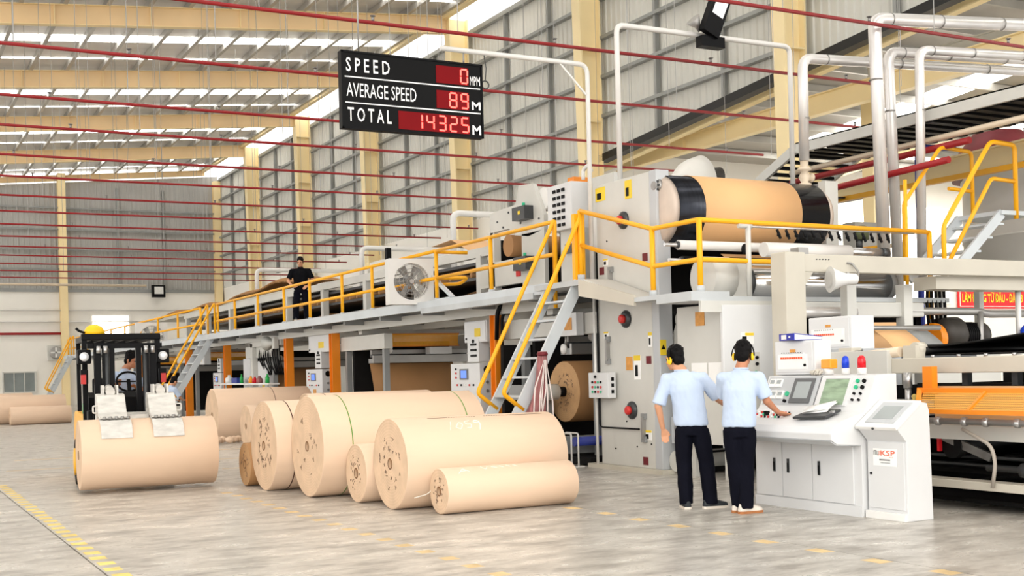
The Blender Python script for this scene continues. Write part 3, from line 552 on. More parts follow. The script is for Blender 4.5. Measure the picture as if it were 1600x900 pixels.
MB().tube([(11.6, 11.95, 2.12), (10.55, 11.9, 2.12), (10.5, 11.9, 1.9), (10.72, 11.9, 1.75), (10.74, 11.9, 0.6)], 0.075, 12, f=0.16).done('lagged_pipe', 'lagging', pp)
for z in (1.0, 1.45): MB().cyl((10.74, 11.9, z), (10.74, 11.9, z + 0.05), 0.095, 12).done('flange', 'worn_steel', pp)
MB().lathe([(0.02, 0), (0.10, 0), (0.10, 0.03), (0.02, 0.03)], (10.6, 11.75, 1.18), (-0.5, -0.8, 0), 14).done('valve_wheel', 'red_button', pp)
MB().b(10.78, 10.98, 11.85, 11.95, 1.2, 1.95).done('backing_plate', 'dark_void', pp)

# ------------------------------------------------------------------ control pedestals and splicers under the walkway
def pedestal(y1, y0, label, x=9.8, h=1.61, upper=True):
    p = T('control_pedestal', label, 'cabinet', (x, (y0 + y1) / 2, 0), 'control pedestals under the walkway')
    MB().b(x, x + 0.27, y0, y1, 0.05, h).done('body', 'console', p, bevel=0.01); MB().b(x + 0.02, x + 0.26, y0 + 0.02, y1 - 0.02, 0, 0.05).done('plinth', 'dark_steel', p)
    L_ = y1 - y0; yc = (y0 + y1) / 2
    s = MB().b(x - 0.012, x, yc - 0.12 * L_, yc + 0.17 * L_, h - 0.3, h - 0.1).done('screen_frame', 'bezel', p); MB().b(x - 0.016, x - 0.012, yc - 0.07 * L_, yc + 0.12 * L_, h - 0.27, h - 0.13).done('screen', 'screen_blue', s)
    for k in range(5): MB().cyl((x, yc - 0.3 * L_ + 0.14 * L_ * k, h - 0.4), (x - 0.02, yc - 0.3 * L_ + 0.14 * L_ * k, h - 0.4), 0.02, 8).done('button', ['black', 'red_button', 'paper', 'black', 'red_button'][k], p)
    for k in range(3): MB().cyl((x, yc + 0.3 * L_, h - 0.1 - 0.08 * k), (x - 0.02, yc + 0.3 * L_, h - 0.1 - 0.08 * k), 0.02, 8).done('button', ['black', 'red_button', 'red_button'][k], p)
    MB().b(x - 0.006, x, yc - 0.13 * L_, yc + 0.06 * L_, h - 0.72, h - 0.5).done('name_plate', 'label_amber', p)
    MB().lathe([(0.05, 0), (0.07, 0), (0.07, 0.02), (0.05, 0.025)], (x + 0.15, y0, h - 0.12), (0, -1, 0), 16).done('gauge', 'black', p)
    for k in range(2): MB().cyl((x + 0.15, y0, h - 0.35 - 0.16 * k), (x + 0.15, y0 - 0.015, h - 0.35 - 0.16 * k), 0.03, 10).done('regulator', 'dull_steel', p)
    if upper:
        u = MB().b(x - 0.02, x + 0.2, y0 - 0.02, y0 + 0.36 * L_, h + 0.02, h + 0.46).done('switch_box', 'console', p, bevel=0.008)
        for k in range(3): MB().b(x - 0.035, x - 0.02, y0 + 0.05 * L_, y0 + 0.24 * L_, h + 0.12 + 0.1 * k, h + 0.16 + 0.1 * k).done('switch', 'black', u)
        MB().cyl((x - 0.02, y0 + 0.15 * L_, h + 0.4), (x - 0.04, y0 + 0.15 * L_, h + 0.4), 0.035, 10).done('rotary_switch', 'black', u)
    return p
pedestal(20.75, 19.52, 'grey control pedestal with blue screen beside the nearest orange column')
pedestal(29.32, 28.1, 'grey control pedestal with blue screen, second along the machine, left of hanging brown web')
pedestal(38.6, 37.6, 'small grey control pedestal, third along the machine, below the second stair')
def wall_box(y1, y0, z0, z1, label, x=9.8, side=0.22):
    b_ = T('electrical_box', label, 'electrical box', (x, (y0 + y1) / 2, z0), 'electrical boxes under the walkway')
    MB().b(x, x + side, y0, y1, z0, z1).done('box', 'console', b_, bevel=0.01); MB().b(x - 0.012, x, y0 + 0.03, y1 - 0.03, z0 + 0.02, z1 - 0.02).done('door', 'console', b_, bevel=0.004)
    MB().b(x - 0.018, x - 0.012, y0 + 0.25 * (y1 - y0), y0 + 0.5 * (y1 - y0), z0 + 0.1, z0 + 0.25).done('warning_label', 'label_yellow', b_)
    MB().cyl((x - 0.012, y1 - 0.12, z0 + 0.07), (x - 0.03, y1 - 0.12, z0 + 0.07), 0.02, 8).done('lock', 'black', b_)
wall_box(20.12, 19.2, 1.99, 2.38, 'grey electrical box above the nearest control pedestal')
wall_box(29.05, 27.5, 2.02, 2.46, 'grey electrical box above the second control pedestal')
wall_box(33.9, 33.0, 1.0, 1.9, 'plain grey electrical cabinet below the walkway behind bottles and flasks', 9.9)
wall_box(35.4, 34.6, 0.9, 2.0, 'tall white electrical cabinet under the walkway, right of the second stair', 9.9)
wall_box(40.4, 39.3, 1.9, 2.5, 'white electrical box hung high beside the second stair', 9.7)
def splicer(Y, label, guard=True, web=True, yl=1.4):
    s = T('splicer', label, 'machine', (10, Y, 0), 'splicers under the walkway')
    for x in (9.86, 12.45): MB().b(x, x + 0.2, Y - 1.3, Y + yl, 2.0, 2.33).done('side_beam', 'mach', s, bevel=0.01)
    for x in (9.9, 12.5):
        for dy in (-1.2, 1.1): MB().b(x, x + 0.12, Y + dy, Y + dy + 0.12, 0.0, 2.0).done('leg', 'mach_dark', s)
    MB().b(10.06, 12.45, Y - 0.25, Y + 0.15, 1.70, 1.80).done('web_table', 'mach_dark', s); MB().b(10.0, 12.5, Y - 0.3, Y - 0.24, 1.7, 1.87).done('front_bar', 'dull_steel', s); MB().b(10.0, 12.5, Y - 0.2, Y - 0.12, 1.9, 1.99).done('upper_bar', 'dull_steel', s)
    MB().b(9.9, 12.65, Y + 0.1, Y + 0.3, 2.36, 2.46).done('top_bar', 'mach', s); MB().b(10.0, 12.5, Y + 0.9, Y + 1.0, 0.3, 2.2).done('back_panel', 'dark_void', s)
    MB().cyl((10.06, Y + 0.0, 1.87), (12.45, Y + 0.0, 1.87), 0.05, 14).done('roller', 'dark_steel', s)
    if guard:
        g = MB().b(10.4, 12.1, Y - 0.32, Y - 0.31, 2.08, 2.34).done('mesh_guard', 'guard_orange', s); MB().b(10.36, 12.14, Y - 0.30, Y - 0.26, 2.32, 2.36).b(10.36, 12.14, Y - 0.30, Y - 0.26, 2.06, 2.09).done('guard_frame', 'orange', g)
        MB().b(11.3, 11.85, Y - 0.5, Y - 0.25, 1.88, 2.04).done('terminal_box', 'console', s)
    if web:
        m = MB(); m.grid([[(9.95, Y - 0.2, 1.69), (12.0, Y - 0.2, 1.69)], [(9.97, Y - 0.35, 1.2), (12.1, Y - 0.35, 1.2)], [(9.97, Y - 0.5, 0.5), (12.1, Y - 0.5, 0.5)]]); m.done('hanging_web', 'kraft_dark', s, solid=0.004)
    sp = MB().lathe([(0.01, 0), (0.075, 0.0), (0.08, 0.03), (0.06, 0.09), (0.02, 0.1)], (10.35, Y - 0.36, 1.98), (0, -1, 0), 14).done('bell_cup', 'white_paint', s)
    return s
splicer(16.9, 'grey splicer head with long beige beam above the near mill roll', guard=False, web=False, yl=1.9)
splicer(25.5, 'splicer with orange mesh guard and brown web hanging down')
splicer(33.6, 'dark splicer with a brown web, half hidden behind the third kraft roll', guard=False)
splicer(42.5, 'far splicer with yellow guard under the walkway beyond the second stair', web=False)
splicer(51.0, 'farthest splicer under the walkway close to the third stair', web=False)
bx = T('junction_box', 'white junction box with amber window and small bell above the mill roll', 'electrical box', (9.8, 16.1, 2.0))
MB().b(9.7, 9.84, 15.95, 16.5, 1.98, 2.34).done('box', 'console', bx, bevel=0.008); MB().b(9.69, 9.7, 16.08, 16.3, 2.07, 2.26).done('window', 'label_amber', bx)
MB().cyl((9.75, 16.35, 1.98), (9.75, 16.35, 1.84), 0.02, 8).done('stem', 'dull_steel', bx); MB().lathe([(0.03, 0), (0.085, 0.0), (0.085, 0.03), (0.03, 0.06)], (9.72, 16.35, 1.78), (-1, 0, 0), 14).done('bell', 'white_paint', bx)
# mill roll on the near stand
def paper_roll(name, label, x0, y, z, r, L_, mat='kraft', end='kraft_end', marks=0, strap=None, bore=0.05, rot=0.0, group='kraft paper rolls', cat='paper roll', band=None):
    g = T(name, label, cat, (x0 + L_ / 2, y, z), group)
    e = 0.008
    body = MB(); body.lathe([(r - e, 0), (r, e), (r, L_ - e), (r - e, L_)], (x0, y, z), (1, 0, 0), 56, cap=False).done('wrapped_paper', mat, g)
    for xx, d, nm in ((x0 + 0.001, -1, 'near_end'), (x0 + L_ - 0.001, 1, 'far_end')):
        m = MB(); n = 48; o_ = m.ring((xx, y, z), (1, 0, 0), r - e, n); prev = o_
        for q in (0.8, 0.6, 0.35):
            nr = m.ring((xx + d * 0.002 * (1 - q), y, z), (1, 0, 0), (r - e) * q, n); m.skin2(prev, nr, False); prev = nr
        nr = m.ring((xx, y, z), (1, 0, 0), bore, n); m.skin2(prev, nr, False); i_ = m.ring((xx - d * 0.12, y, z), (1, 0, 0), bore, n); m.skin2(nr, i_, False); m.face(i_)
        m.done(nm, end, g)
    co = MB().lathe([(bore, -0.003), (bore + 0.012, -0.003), (bore + 0.012, 0.03), (bore, 0.03)], (x0, y, z), (1, 0, 0), 20, cap=False).done('core_tube', 'core', g)
    rnd = random.Random(int(x0 * 100 + y * 10))
    if marks:
        # stamped ink characters round the end: small thin strokes
        m = MB()
        for k in range(marks):
            a = rnd.uniform(0, 6.28); q = rnd.choice((0.32, 0.45, 0.58)) * r; w = rnd.uniform(0.012, 0.03) * (r / 0.5)
            cy_, cz_ = y + q * math.cos(a), z + q * math.sin(a)
            for s_ in range(rnd.choice((2, 3))):
                t = a + rnd.choice((0, 1.57, 0.8)); oy, oz = rnd.uniform(-w, w) * 0.7, rnd.uniform(-w, w) * 0.7
                m.bar((x0 - 0.002, cy_ + oy - w * math.cos(t), cz_ + oz - w * math.sin(t)), (x0 - 0.002, cy_ + oy + w * math.cos(t), cz_ + oz + w * math.sin(t)), 0.003, 0.0045, up=(0, math.sin(t), -math.cos(t)))
        stuff(m.done('ink_marks', 'ink', g))
    for q, mt in (strap or ()):
        MB().lathe([(r + 0.002, -0.007), (r + 0.003, 0), (r + 0.002, 0.007)], (x0 + q, y, z), (1, 0, 0), 56, cap=False).done('band', mt, g)
    if rot:
        g.rotation_euler.z = rot
    return g
mr = paper_roll('mill_roll', 'brown mill roll mounted on the roll stand behind the steep stair', 9.9, 16.7, 1.10, 0.49, 2.45, 'kraft_dark', 'kraft_end_dark', 60, cat='paper roll')
ch = T('roll_stand', 'grey shaft chuck and arms holding the brown mill roll', 'machine', (9.5, 16.7, 0))
MB().lathe([(0.10, 0), (0.13, 0.02), (0.13, 0.34), (0.10, 0.36)], (9.42, 16.7, 1.10), (1, 0, 0), 22).done('chuck', 'mach', ch); MB().cyl((9.78, 16.7, 1.1), (9.95, 16.7, 1.1), 0.08, 16).done('shaft', 'black', ch)
MB().b(9.36, 9.48, 16.55, 17.6, 0.98, 1.22).done('swing_arm', 'mach_dark', ch); MB().b(9.4, 9.8, 16.9, 17.3, 0.0, 0.98).done('pillar', 'mach_dark', ch)
MB().lathe([(0.1, 0), (0.24, 0), (0.24, 0.3), (0.16, 0.34)], (9.3, 16.9, 0.45), (1, 0, 0), 20).done('motor_drum', 'mach', ch)
MB().b(9.5, 12.6, 15.3, 18.4, 0.02, 0.12).done('floor_rail', 'dark_void', ch); MB().b(9.42, 12.5, 15.9, 16.1, 0.16, 0.42).done('cross_beam', 'mach_dark', ch); MB().cyl((9.4, 15.6, 0.36), (12.4, 15.6, 0.36), 0.07, 12).done('lower_tube', 'crate_blue', ch)
MB().b(9.6, 12.5, 18.2, 18.3, 0.1, 1.9).done('rear_dark', 'dark_void', ch)
tb = T('tube_rack', 'small white tube bracket standing on the floor by the frame base', 'bracket', (9.3, 15.1, 0))
for dx in (0, 0.12): MB().tube([(9.2 + dx, 15.35, 0), (9.2 + dx, 15.35, 0.5), (9.2 + dx, 15.7, 0.5)], 0.014, 6, f=0.04).done('tube', 'pipe_white', tb)
MB().b(9.1, 9.4, 15.3, 15.4, 0, 0.01).done('foot', 'pipe_white', tb)
tag(MB().tube([(8.3, 15.4, 0.015), (8.6, 15.7, 0.02), (8.9, 15.6, 0.02), (9.15, 15.75, 0.02)], 0.015, 6, f=0.1).done('air_hose', 'hose_orange'), 'orange air hose lying on the floor before the roll stand', 'hose')
# bundle of rags and film strips tied to the steep stair
rg = T('rag_bundle', 'bunch of maroon and white streaked plastic strips tied to the stair stringer', 'rags', (8.2, 15.1, 0.1))
m = MB(); n = 20; rows = []
for i in range(9):
    t = i / 8; z = 1.72 - 1.45 * t; rr = 0.06 + 0.05 * t + (0.16 * max(0, t - 0.3)); xo = 8.44 - 0.35 * t * t
    rows.append([(xo + rr * (1 + 0.25 * math.sin(5 * k + i)) * math.cos(2 * math.pi * k / n), 14.82 + 0.7 * rr * (1 + 0.2 * math.cos(7 * k)) * math.sin(2 * math.pi * k / n), z) for k in range(n)])
m.grid(rows, closed=True); m.done('maroon_strips', 'rag', rg)
m = MB()
for k in range(6):
    x = 8.27 + 0.05 * k - 0.1; m.tube([(8.43 + 0.006 * k, 14.755, 1.6), (x + 0.07 + 0.03 * (k % 2), 14.70, 1.2 - 0.1 * (k % 3)), (x - 0.02 + 0.05 * (k % 3), 14.66 - 0.01 * (k % 3), 0.4 + 0.11 * (k % 4))], [0.004, 0.012, 0.009], 5)
stuff(m.done('white_strips', 'rag_pale', rg)); MB().lathe([(0.07, 0), (0.08, 0.02), (0.07, 0.05)], (8.44, 14.82, 1.66), (0, 0, 1), 12).done('knot', 'dark_red', rg)
# clutter on the shelf left of the second pedestal
sh = T('work_shelf', 'low white work shelf crowded with bottles under the walkway', 'shelf', (9.6, 33, 0))
MB().b(9.45, 9.75, 31.4, 36.4, 1.24, 1.28).done('shelf_board', 'white_paint', sh)
for y in (31.6, 36.2): MB().b(9.55, 9.6, y, y + 0.05, 0, 1.24).done('leg', 'white_paint', sh)
for k, (y, mt, h, r) in enumerate(((35.9, 'white_paint', 0.25, 0.12), (35.0, 'crate_blue', 0.16, 0.3), (34.55, 'bottle_green', 0.26, 0.05), (33.6, 'amber_lamp', 0.2, 0.07), (33.2, 'red_lamp', 0.18, 0.08), (32.75, 'rag', 0.2, 0.09), (32.0, 'bottle_green', 0.25, 0.06))):
    nm = ['white canister', 'blue crate', 'green bottle', 'amber flask', 'red flask', 'pinkish flask', 'dark green bottle'][k]
    mm = MB().b(9.5, 9.7, y - r, y + r, 1.28, 1.28 + h) if 'crate' in nm else MB().lathe([(r, 0), (r, h * 0.6), (r * 0.4, h * 0.8), (r * 0.4, h)], (9.6, y, 1.28), (0, 0, 1), 12)
    tag(mm.done(nm.split()[-1], mt), nm + ' standing on the white shelf behind the rolls', nm.split()[-1])
cbx = T('cable_tower', 'open grey frame full of black cables below the walkway, left of an orange column', 'machine', (9.8, 33, 0))
MB().b(9.75, 9.9, 33.9, 34.1, 0, 2.4).done('upright', 'mach', cbx); MB().b(9.75, 9.95, 31.2, 34.1, 2.3, 2.46).done('top_beam', 'mach', cbx)
m = MB()
for k in range(14): m.tube([(9.9, 33.6 - 0.14 * k, 2.3), (9.8 + 0.02 * (k % 3), 33.5 - 0.15 * k, 2.0 - 0.05 * (k % 4)), (9.95, 33.2 - 0.12 * k, 1.5)], 0.02, 5, f=0.2)
stuff(m.done('cables', 'black', cbx))
hn = T('horn_speaker', 'pale horn speaker on the orange column behind the floor rolls', 'speaker', (9.6, 31, 2.2)); MB().lathe([(0.2, 0), (0.08, 0.2), (0.05, 0.35)], (9.55, 31.8, 2.35), (0.3, -1, 0), 16).done('horn', 'mach', hn); MB().b(9.6, 9.72, 31.3, 31.5, 2.2, 2.5).done('bracket', 'mach', hn)

# ------------------------------------------------------------------ upper level: glue machine, bridge, fan, ducts
gm = T('glue_machine', 'upper glue machine with stepped white side plates above the walkway', 'machine', (10.2, 18, 2.74))
MB().prism([(19.75, 4.36), (18.75, 4.4), (18.6, 4.72), (18.1, 4.68), (17.75, 4.1), (17.75, 3.85), (18.3, 3.78), (18.8, 3.86), (19.0, 4.0), (19.6, 4.0), (19.75, 3.9)], 'x', 10.2, 10.28).done('upper_plate', 'mach', gm, bevel=0.006)
MB().b(10.2, 10.28, 17.75, 18.55, 2.9, 3.85).done('lower_plate', 'mach', gm, bevel=0.006); MB().b(10.2, 10.3, 18.55, 20.2, 3.0, 3.45).done('lower_housing', 'mach', gm, bevel=0.006); MB().b(10.2, 10.34, 19.6, 19.85, 2.74, 4.0).done('front_post', 'mach', gm)
MB().b(12.7, 12.78, 17.2, 20.2, 2.74, 4.5).done('far_plate', 'mach_dark', gm)
MB().cyl((10.28, 17.9, 4.38), (12.7, 17.9, 4.38), 0.2, 28).done('white_roll', 'white_paint', gm); MB().cyl((10.28, 17.6, 4.02), (12.7, 17.6, 4.02), 0.12, 20).done('steel_roll', 'steel', gm); MB().cyl((10.28, 19.2, 3.72), (12.7, 19.2, 3.72), 0.2, 24).done('rubber_roll', 'kraft_dark', gm)
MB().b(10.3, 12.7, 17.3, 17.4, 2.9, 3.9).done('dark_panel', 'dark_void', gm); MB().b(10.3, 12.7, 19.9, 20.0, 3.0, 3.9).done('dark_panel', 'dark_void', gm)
for z in (4.2, 3.33):
    q = MB().b(10.02, 10.2, 18.1, 18.55, z - 0.13, z + 0.1).done('motor_box', 'dark_steel', gm); MB().b(10.01, 10.02, 18.25, 18.32, z - 0.04, z + 0.02).done('label', 'label_yellow', q); MB().cyl((10.12, 18.3, z + 0.1), (10.12, 18.3, z + 0.17), 0.03, 8).done('plug', 'green_button', q)
for k in range(8): MB().cyl((10.2, 17.9 + 0.22 * k, 4.05 + 0.12 * (k % 3)), (10.185, 17.9 + 0.22 * k, 4.05 + 0.12 * (k % 3)), 0.02, 6).done('bolt', 'dark_steel', gm)
MB().b(10.18, 10.2, 18.6, 18.75, 3.12, 3.3).done('red_label', 'red', gm); MB().cyl((10.2, 17.2, 4.2), (10.05, 17.2, 4.2), 0.06, 10).done('knob', 'dark_red', gm)
MB().b(10.2, 12.6, 17.6, 20.3, 2.76, 2.9).done('base', 'black', gm)
tw = T('control_tower', 'slim pale control tower with rows of black buttons beside the stair head', 'cabinet', (9.9, 16.4, 2.74))
MB().b(9.9, 10.25, 16.2, 16.7, 2.74, 3.7).done('stand', 'mach', tw, bevel=0.006); MB().b(9.82, 10.15, 16.2, 16.95, 3.68, 4.42).done('box', 'console', tw, bevel=0.01)
pb0 = None
for r_ in range(6):
    for c_ in range(3):
        if pb0 is None: pb0 = MB().b(9.80, 9.82, 16.4, 16.48, 3.74, 3.79).done('button', 'black', tw)
        else: like(pb0, 'button', tw, (0, 0.14 * c_, 0.11 * r_))
MB().b(9.86, 9.9, 16.3, 16.5, 3.3, 3.45).done('foot_switch', 'dark_steel', tw)
vb = T('valve_bracket', 'steel bracket with hooks and small orange cabinet behind the control tower', 'bracket', (10.2, 15.9, 3.7))
MB().b(10.1, 10.2, 15.4, 16.1, 3.9, 4.45).done('plate', 'mach', vb); MB().b(10.08, 10.1, 15.6, 15.85, 3.98, 4.2).done('amber_panel', 'label_amber', vb); MB().tube([(10.05, 16.2, 4.45), (10.05, 16.2, 4.6), (10.05, 16.05, 4.66), (10.05, 15.95, 4.55)], 0.03, 8, f=0.05).done('hook', 'white_paint', vb)
MB().b(10.3, 11.0, 16.9, 17.1, 4.4, 4.62).done('orange_beam', 'orange', vb); MB().cyl((10.1, 15.3, 4.2), (11.4, 15.3, 4.2), 0.09, 14).done('tube_roll', 'steel', vb)
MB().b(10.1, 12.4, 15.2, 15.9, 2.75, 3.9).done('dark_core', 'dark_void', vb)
wrl = tag(MB().lathe([(0.05, 0), (0.34, 0.0), (0.34, 2.4)], (9.95, 15.55, 3.55), (1, 0, 0), 32).done('guide_drum', 'white_paint'), 'white cylinder end showing between control tower and tall frame', 'drum')
# bridge with conveyor web
br = T('bridge', 'long bridge frame of grey beams carrying brown web over the walkway', 'machine', (10.8, 21, 2.88))
for x in (10.8, 12.8):
    MB().b(x - 0.06, x + 0.06, 20.4, 46.5, 3.72, 3.9).done('top_beam', 'mach', br); MB().b(x - 0.05, x + 0.05, 20.4, 46.5, 2.9, 3.0).done('bottom_beam', 'mach', br)
    for k in range(9): MB().b(x - 0.08, x + 0.08, 21.2 + 3.1 * k, 21.4 + 3.1 * k, 2.88, 3.75).done('post', 'mach', br)
MB().b(10.9, 12.7, 20.5, 46.3, 3.3, 3.36).done('conveyor_bed', 'dark_steel', br); MB().b(10.9, 12.7, 20.6, 46.2, 3.6, 3.66).done('conveyor_bed', 'dark_steel', br)
rr0 = None
for k in range(50):
    if rr0 is None: rr0 = MB().cyl((10.9, 21.0, 3.42), (12.7, 21.0, 3.42), 0.05, 10).done('roller', 'kraft_dark', br)
    else: like(rr0, 'roller', br, (0, 0.5 * k, 0))
MB().b(12.6, 12.66, 20.4, 46.4, 2.9, 3.9).done('far_screen', 'dark_void', br)
m = MB(); m.grid([[(10.9, 20.5 + 0.5 * k, 3.05 + 0.05 * math.sin(k)), (12.5, 20.5 + 0.5 * k, 3.05 + 0.05 * math.sin(k))] for k in range(50)]); m.done('lower_web', 'kraft_dark', br, solid=0.004)
m = MB(); m.grid([[(10.95, 20.3, 3.0), (12.5, 20.3, 3.0)], [(10.95, 20.8, 3.6), (12.5, 20.8, 3.6)], [(10.95, 22.2, 3.95), (12.5, 22.2, 3.95)], [(10.95, 23, 4.25), (12.5, 23, 4.25)], [(10.95, 24, 4.2), (12.5, 24, 4.2)]]); m.done('kraft_web', 'kraft_orange', br, solid=0.004)
cw = T('corrugated_web', 'heap of wavy single faced corrugated board folded along the bridge top', 'cardboard', (11.6, 40, 3.9))
rows = []
for k in range(260):
    y = 33.0 + 0.075 * k; z = 4.12 + 0.22 * max(0, 1 - abs(y - 36) / 5) + 0.07 * (k % 2) + 0.05 * math.sin(y * 1.3)
    rows.append([(10.95, y, z - 0.1), (11.2, y, z), (11.9, y + 0.03, z + 0.03), (12.5, y, z - 0.05)])
m = MB(); m.grid(rows, smooth=False); m.done('web_folds', 'kraft_dark', cw, solid=0.004)
MB().b(11.0, 12.5, 33.0, 52.4, 3.9, 4.02).done('support_tray', 'mach_warm', cw)
def bigfan(label, x, y, z0, s, yaw):
    f = T('drum_fan', label, 'fan', (x, y, z0), 'drum fans on the walkway'); f.rotation_euler.z = yaw
    o = f.location
    def d(mb, nm, mat, par=None, **k):  # local build: front looks to -y
        ob = mb.done(nm, mat, None, **k); ob.parent = par or f; return ob
    h = s / 2; n = 40
    m = MB(); R_ = 0.40 * s
    # front panel with round opening
    ci = [m.bm.verts.new((R_ * math.cos(2 * math.pi * k / n), -0.16, h + R_ * math.sin(2 * math.pi * k / n))) for k in range(n)]
    def sqp(a):
        c_, s_ = math.cos(a), math.sin(a); q = h / max(abs(c_), abs(s_)); return (q * c_, -0.16, h + q * s_)
    co = [m.bm.verts.new(sqp(2 * math.pi * k / n)) for k in range(n)]
    m.skin2(ci, co, False)
    cb_ = [m.bm.verts.new((v.co.x, 0.1, v.co.z)) for v in ci]; m.skin2(ci, cb_)
    ob_ = [m.bm.verts.new((v.co.x, 0.16, v.co.z)) for v in co]; m.skin2(co, ob_, False)
    d(m, 'housing', 'white_paint')
    bl = None
    hub = d(MB().cyl((0, -0.05, h), (0, 0.06, h), 0.09 * s, 20), 'hub', 'dull_steel')
    for k in range(6):
        a = k * math.pi / 3; c_, s_ = math.cos(a), math.sin(a); m = MB()
        p = lambda r, t, y_: (r * c_ - t * s_, y_, h + r * s_ + t * c_)
        m.quad(p(0.08 * s, -0.03 * s, -0.03), p(0.37 * s, -0.09 * s, -0.05), p(0.37 * s, 0.09 * s, 0.06), p(0.08 * s, 0.03 * s, 0.03)); d(m, 'blade', 'steel', solid=0.004)
    m = MB()
    for q in (0.1, 0.19, 0.28, 0.37): m.tube([(q * s * math.cos(2 * math.pi * k / 24), -0.165, h + q * s * math.sin(2 * math.pi * k / 24)) for k in range(25)], 0.006, 5, cap=False)
    for k in range(16):
        a = k * math.pi / 8; m.cyl((0.05 * s * math.cos(a), -0.165, h + 0.05 * s * math.sin(a)), (R_ * math.cos(a), -0.165, h + R_ * math.sin(a)), 0.005, 5)
    stuff(d(m, 'wire_grille', 'dull_steel')); d(MB().cyl((0, -0.18, h), (0, -0.16, h), 0.05 * s, 14), 'badge', 'steel')
    return f
bigfan('big white square drum fan at the walkway edge by the guard rail', 9.08, 20.95, 2.75, 0.86, R(-8))
bigfan('second square drum fan at the walkway edge, behind the forklift', 9.16, 44.8, 2.42, 1.1, R(-5))
fs = T('fan_stay', 'grey diagonal stay and bracket propping the near drum fan', 'bracket', (9.3, 20.3, 2.8)); MB().bar((9.35, 20.5, 3.25), (9.35, 19.6, 2.8), 0.06, 0.06).bar((9.35, 20.3, 2.8), (9.35, 20.3, 3.1), 0.06, 0.06).done('stay', 'stair_grey', fs); MB().cyl((9.3, 20.6, 2.77), (9.3, 19.6, 2.79), 0.035, 8).done('tube', 'stair_grey', fs)
ef = T('exhaust_fan', 'small grey exhaust fan box on the white far end wall', 'fan', (10.0, 76.9, 2.7)); MB().b(9.6, 10.55, 76.7, 77, 2.75, 3.65).done('frame', 'mach', ef); MB().lathe([(0.38, 0), (0.38, 0.08), (0.3, 0.08)], (10.05, 76.7, 3.2), (0, -1, 0), 20).done('shroud', 'dull_steel', ef); MB().b(9.75, 10.35, 76.6, 76.62, 3.15, 3.25).b(10.0, 10.1, 76.6, 76.62, 2.9, 3.5).done('blade', 'white_paint', ef)
# white air ducts above the bridge
for k, (pts, r, lab) in enumerate((([(13.4, 28.0, 3.9), (13.4, 28.0, 5.55), (16.5, 28.0, 5.55)], 0.08, 'white round duct bending over the bridge, right-hand one'), ([(13.0, 33.5, 3.9), (13.0, 33.5, 5.2), (18.5, 33.5, 5.2)], 0.075, 'white round duct bending over the bridge, middle one'), ([(12.6, 43.0, 4.0), (12.6, 43.0, 5.35), (16.5, 43.0, 5.35)], 0.075, 'thin white duct bending over the bridge near the corrugated heap'), ([(13.6, 26.0, 0.0), (13.6, 26.0, 5.15)], 0.06, 'short white upright duct beside the bend over the bridge'))):
    tag(MB().tube(pts, r, 14, f=0.2).done('air_duct', 'white_paint'), lab, 'duct', 'white ducts over the bridge')
tag(MB().lathe([(0.1, 0), (0.16, 0.4), (0.16, 1.6), (0.1, 1.8)], (13.2, 31.0, 4.55), (1, -0.2, 0), 16).done('exhaust_tube', 'dull_steel'), 'dull steel exhaust tube lying above the bridge behind the drum fan', 'tube')
tag(MB().b(12.98, 13.12, 31.5, 31.64, 0, 5.0).done('black_post', 'black'), 'short black post standing up behind the bridge ducts', 'post')
wb2 = T('white_housing', 'row of white machine hoods rising behind the bridge', 'machine', (14, 30, 0))
for k, (y0, y1, z) in enumerate(((24, 30, 5.0), (30, 37, 5.1), (37, 46, 5.0), (46, 60, 4.9))): MB().b(14.6, 16.4, y0 + 0.1, y1 - 0.1, 0, z).done('hood', 'wall_white', wb2)
# white service pipes carrying sign and lamp
s1 = T('sign_pole', 'pale pipe pole with outreach arm that carries the speed sign', 'pole', (9.4, 15.0, 2.74))
MB().tube([(9.42, 15.0, 2.74), (9.42, 15.0, 5.92), (7.05, 15.0, 5.92)], 0.035, 10, f=0.15).done('pipe', 'pipe_white', s1); MB().bar((9.42, 15.0, 5.45), (8.95, 15.0, 5.9), 0.025, 0.025).done('brace', 'pipe_white', s1)
s2 = T('lamp_pole', 'white pipe frame standing on the tall machine frame, carrying the floodlight', 'pole', (9.62, 14.5, 4.14))
MB().tube([(9.62, 14.5, 4.14), (9.62, 14.5, 6.4), (12.85, 14.5, 6.42), (12.85, 14.5, 4.0)], 0.04, 10, f=0.12).done('pipe', 'pipe_white', s2)
fd = T('floodlight', 'black floodlight hanging tilted from the white pipe frame', 'lamp', (11.25, 14.5, 6.42))
MB().bar((11.12, 14.3, 6.38), (11.34, 14.26, 6.95), 0.32, 0.12, up=(0.1, -1, 0)).done('housing', 'black', fd); MB().bar((11.22, 14.235, 6.62), (11.33, 14.2, 6.9), 0.22, 0.02, up=(0.1, -1, 0)).done('lens', 'lamp_glass', fd)
MB().b(11.0, 11.42, 14.3, 14.46, 6.2, 6.36).done('ballast_box', 'black', fd); MB().lathe([(0.12, 0), (0.05, 0.12), (0.05, 0.2)], (10.95, 14.45, 6.62), (0.6, 0, -0.6), 14).done('side_reflector', 'dull_steel', fd)
f2 = T('floodlight', 'small black floodlight in front of the far white end wall', 'lamp', (19.9, 76, 6.6)); MB().b(15.75, 16.55, 76.4, 76.7, 6.55, 7.3).done('housing', 'black', f2); MB().b(16.1, 16.2, 76.7, 77.0, 6.7, 6.8).done('bracket', 'black', f2); MB().b(15.88, 16.42, 76.37, 76.4, 6.75, 7.2).done('lens', 'lamp_glass', f2)

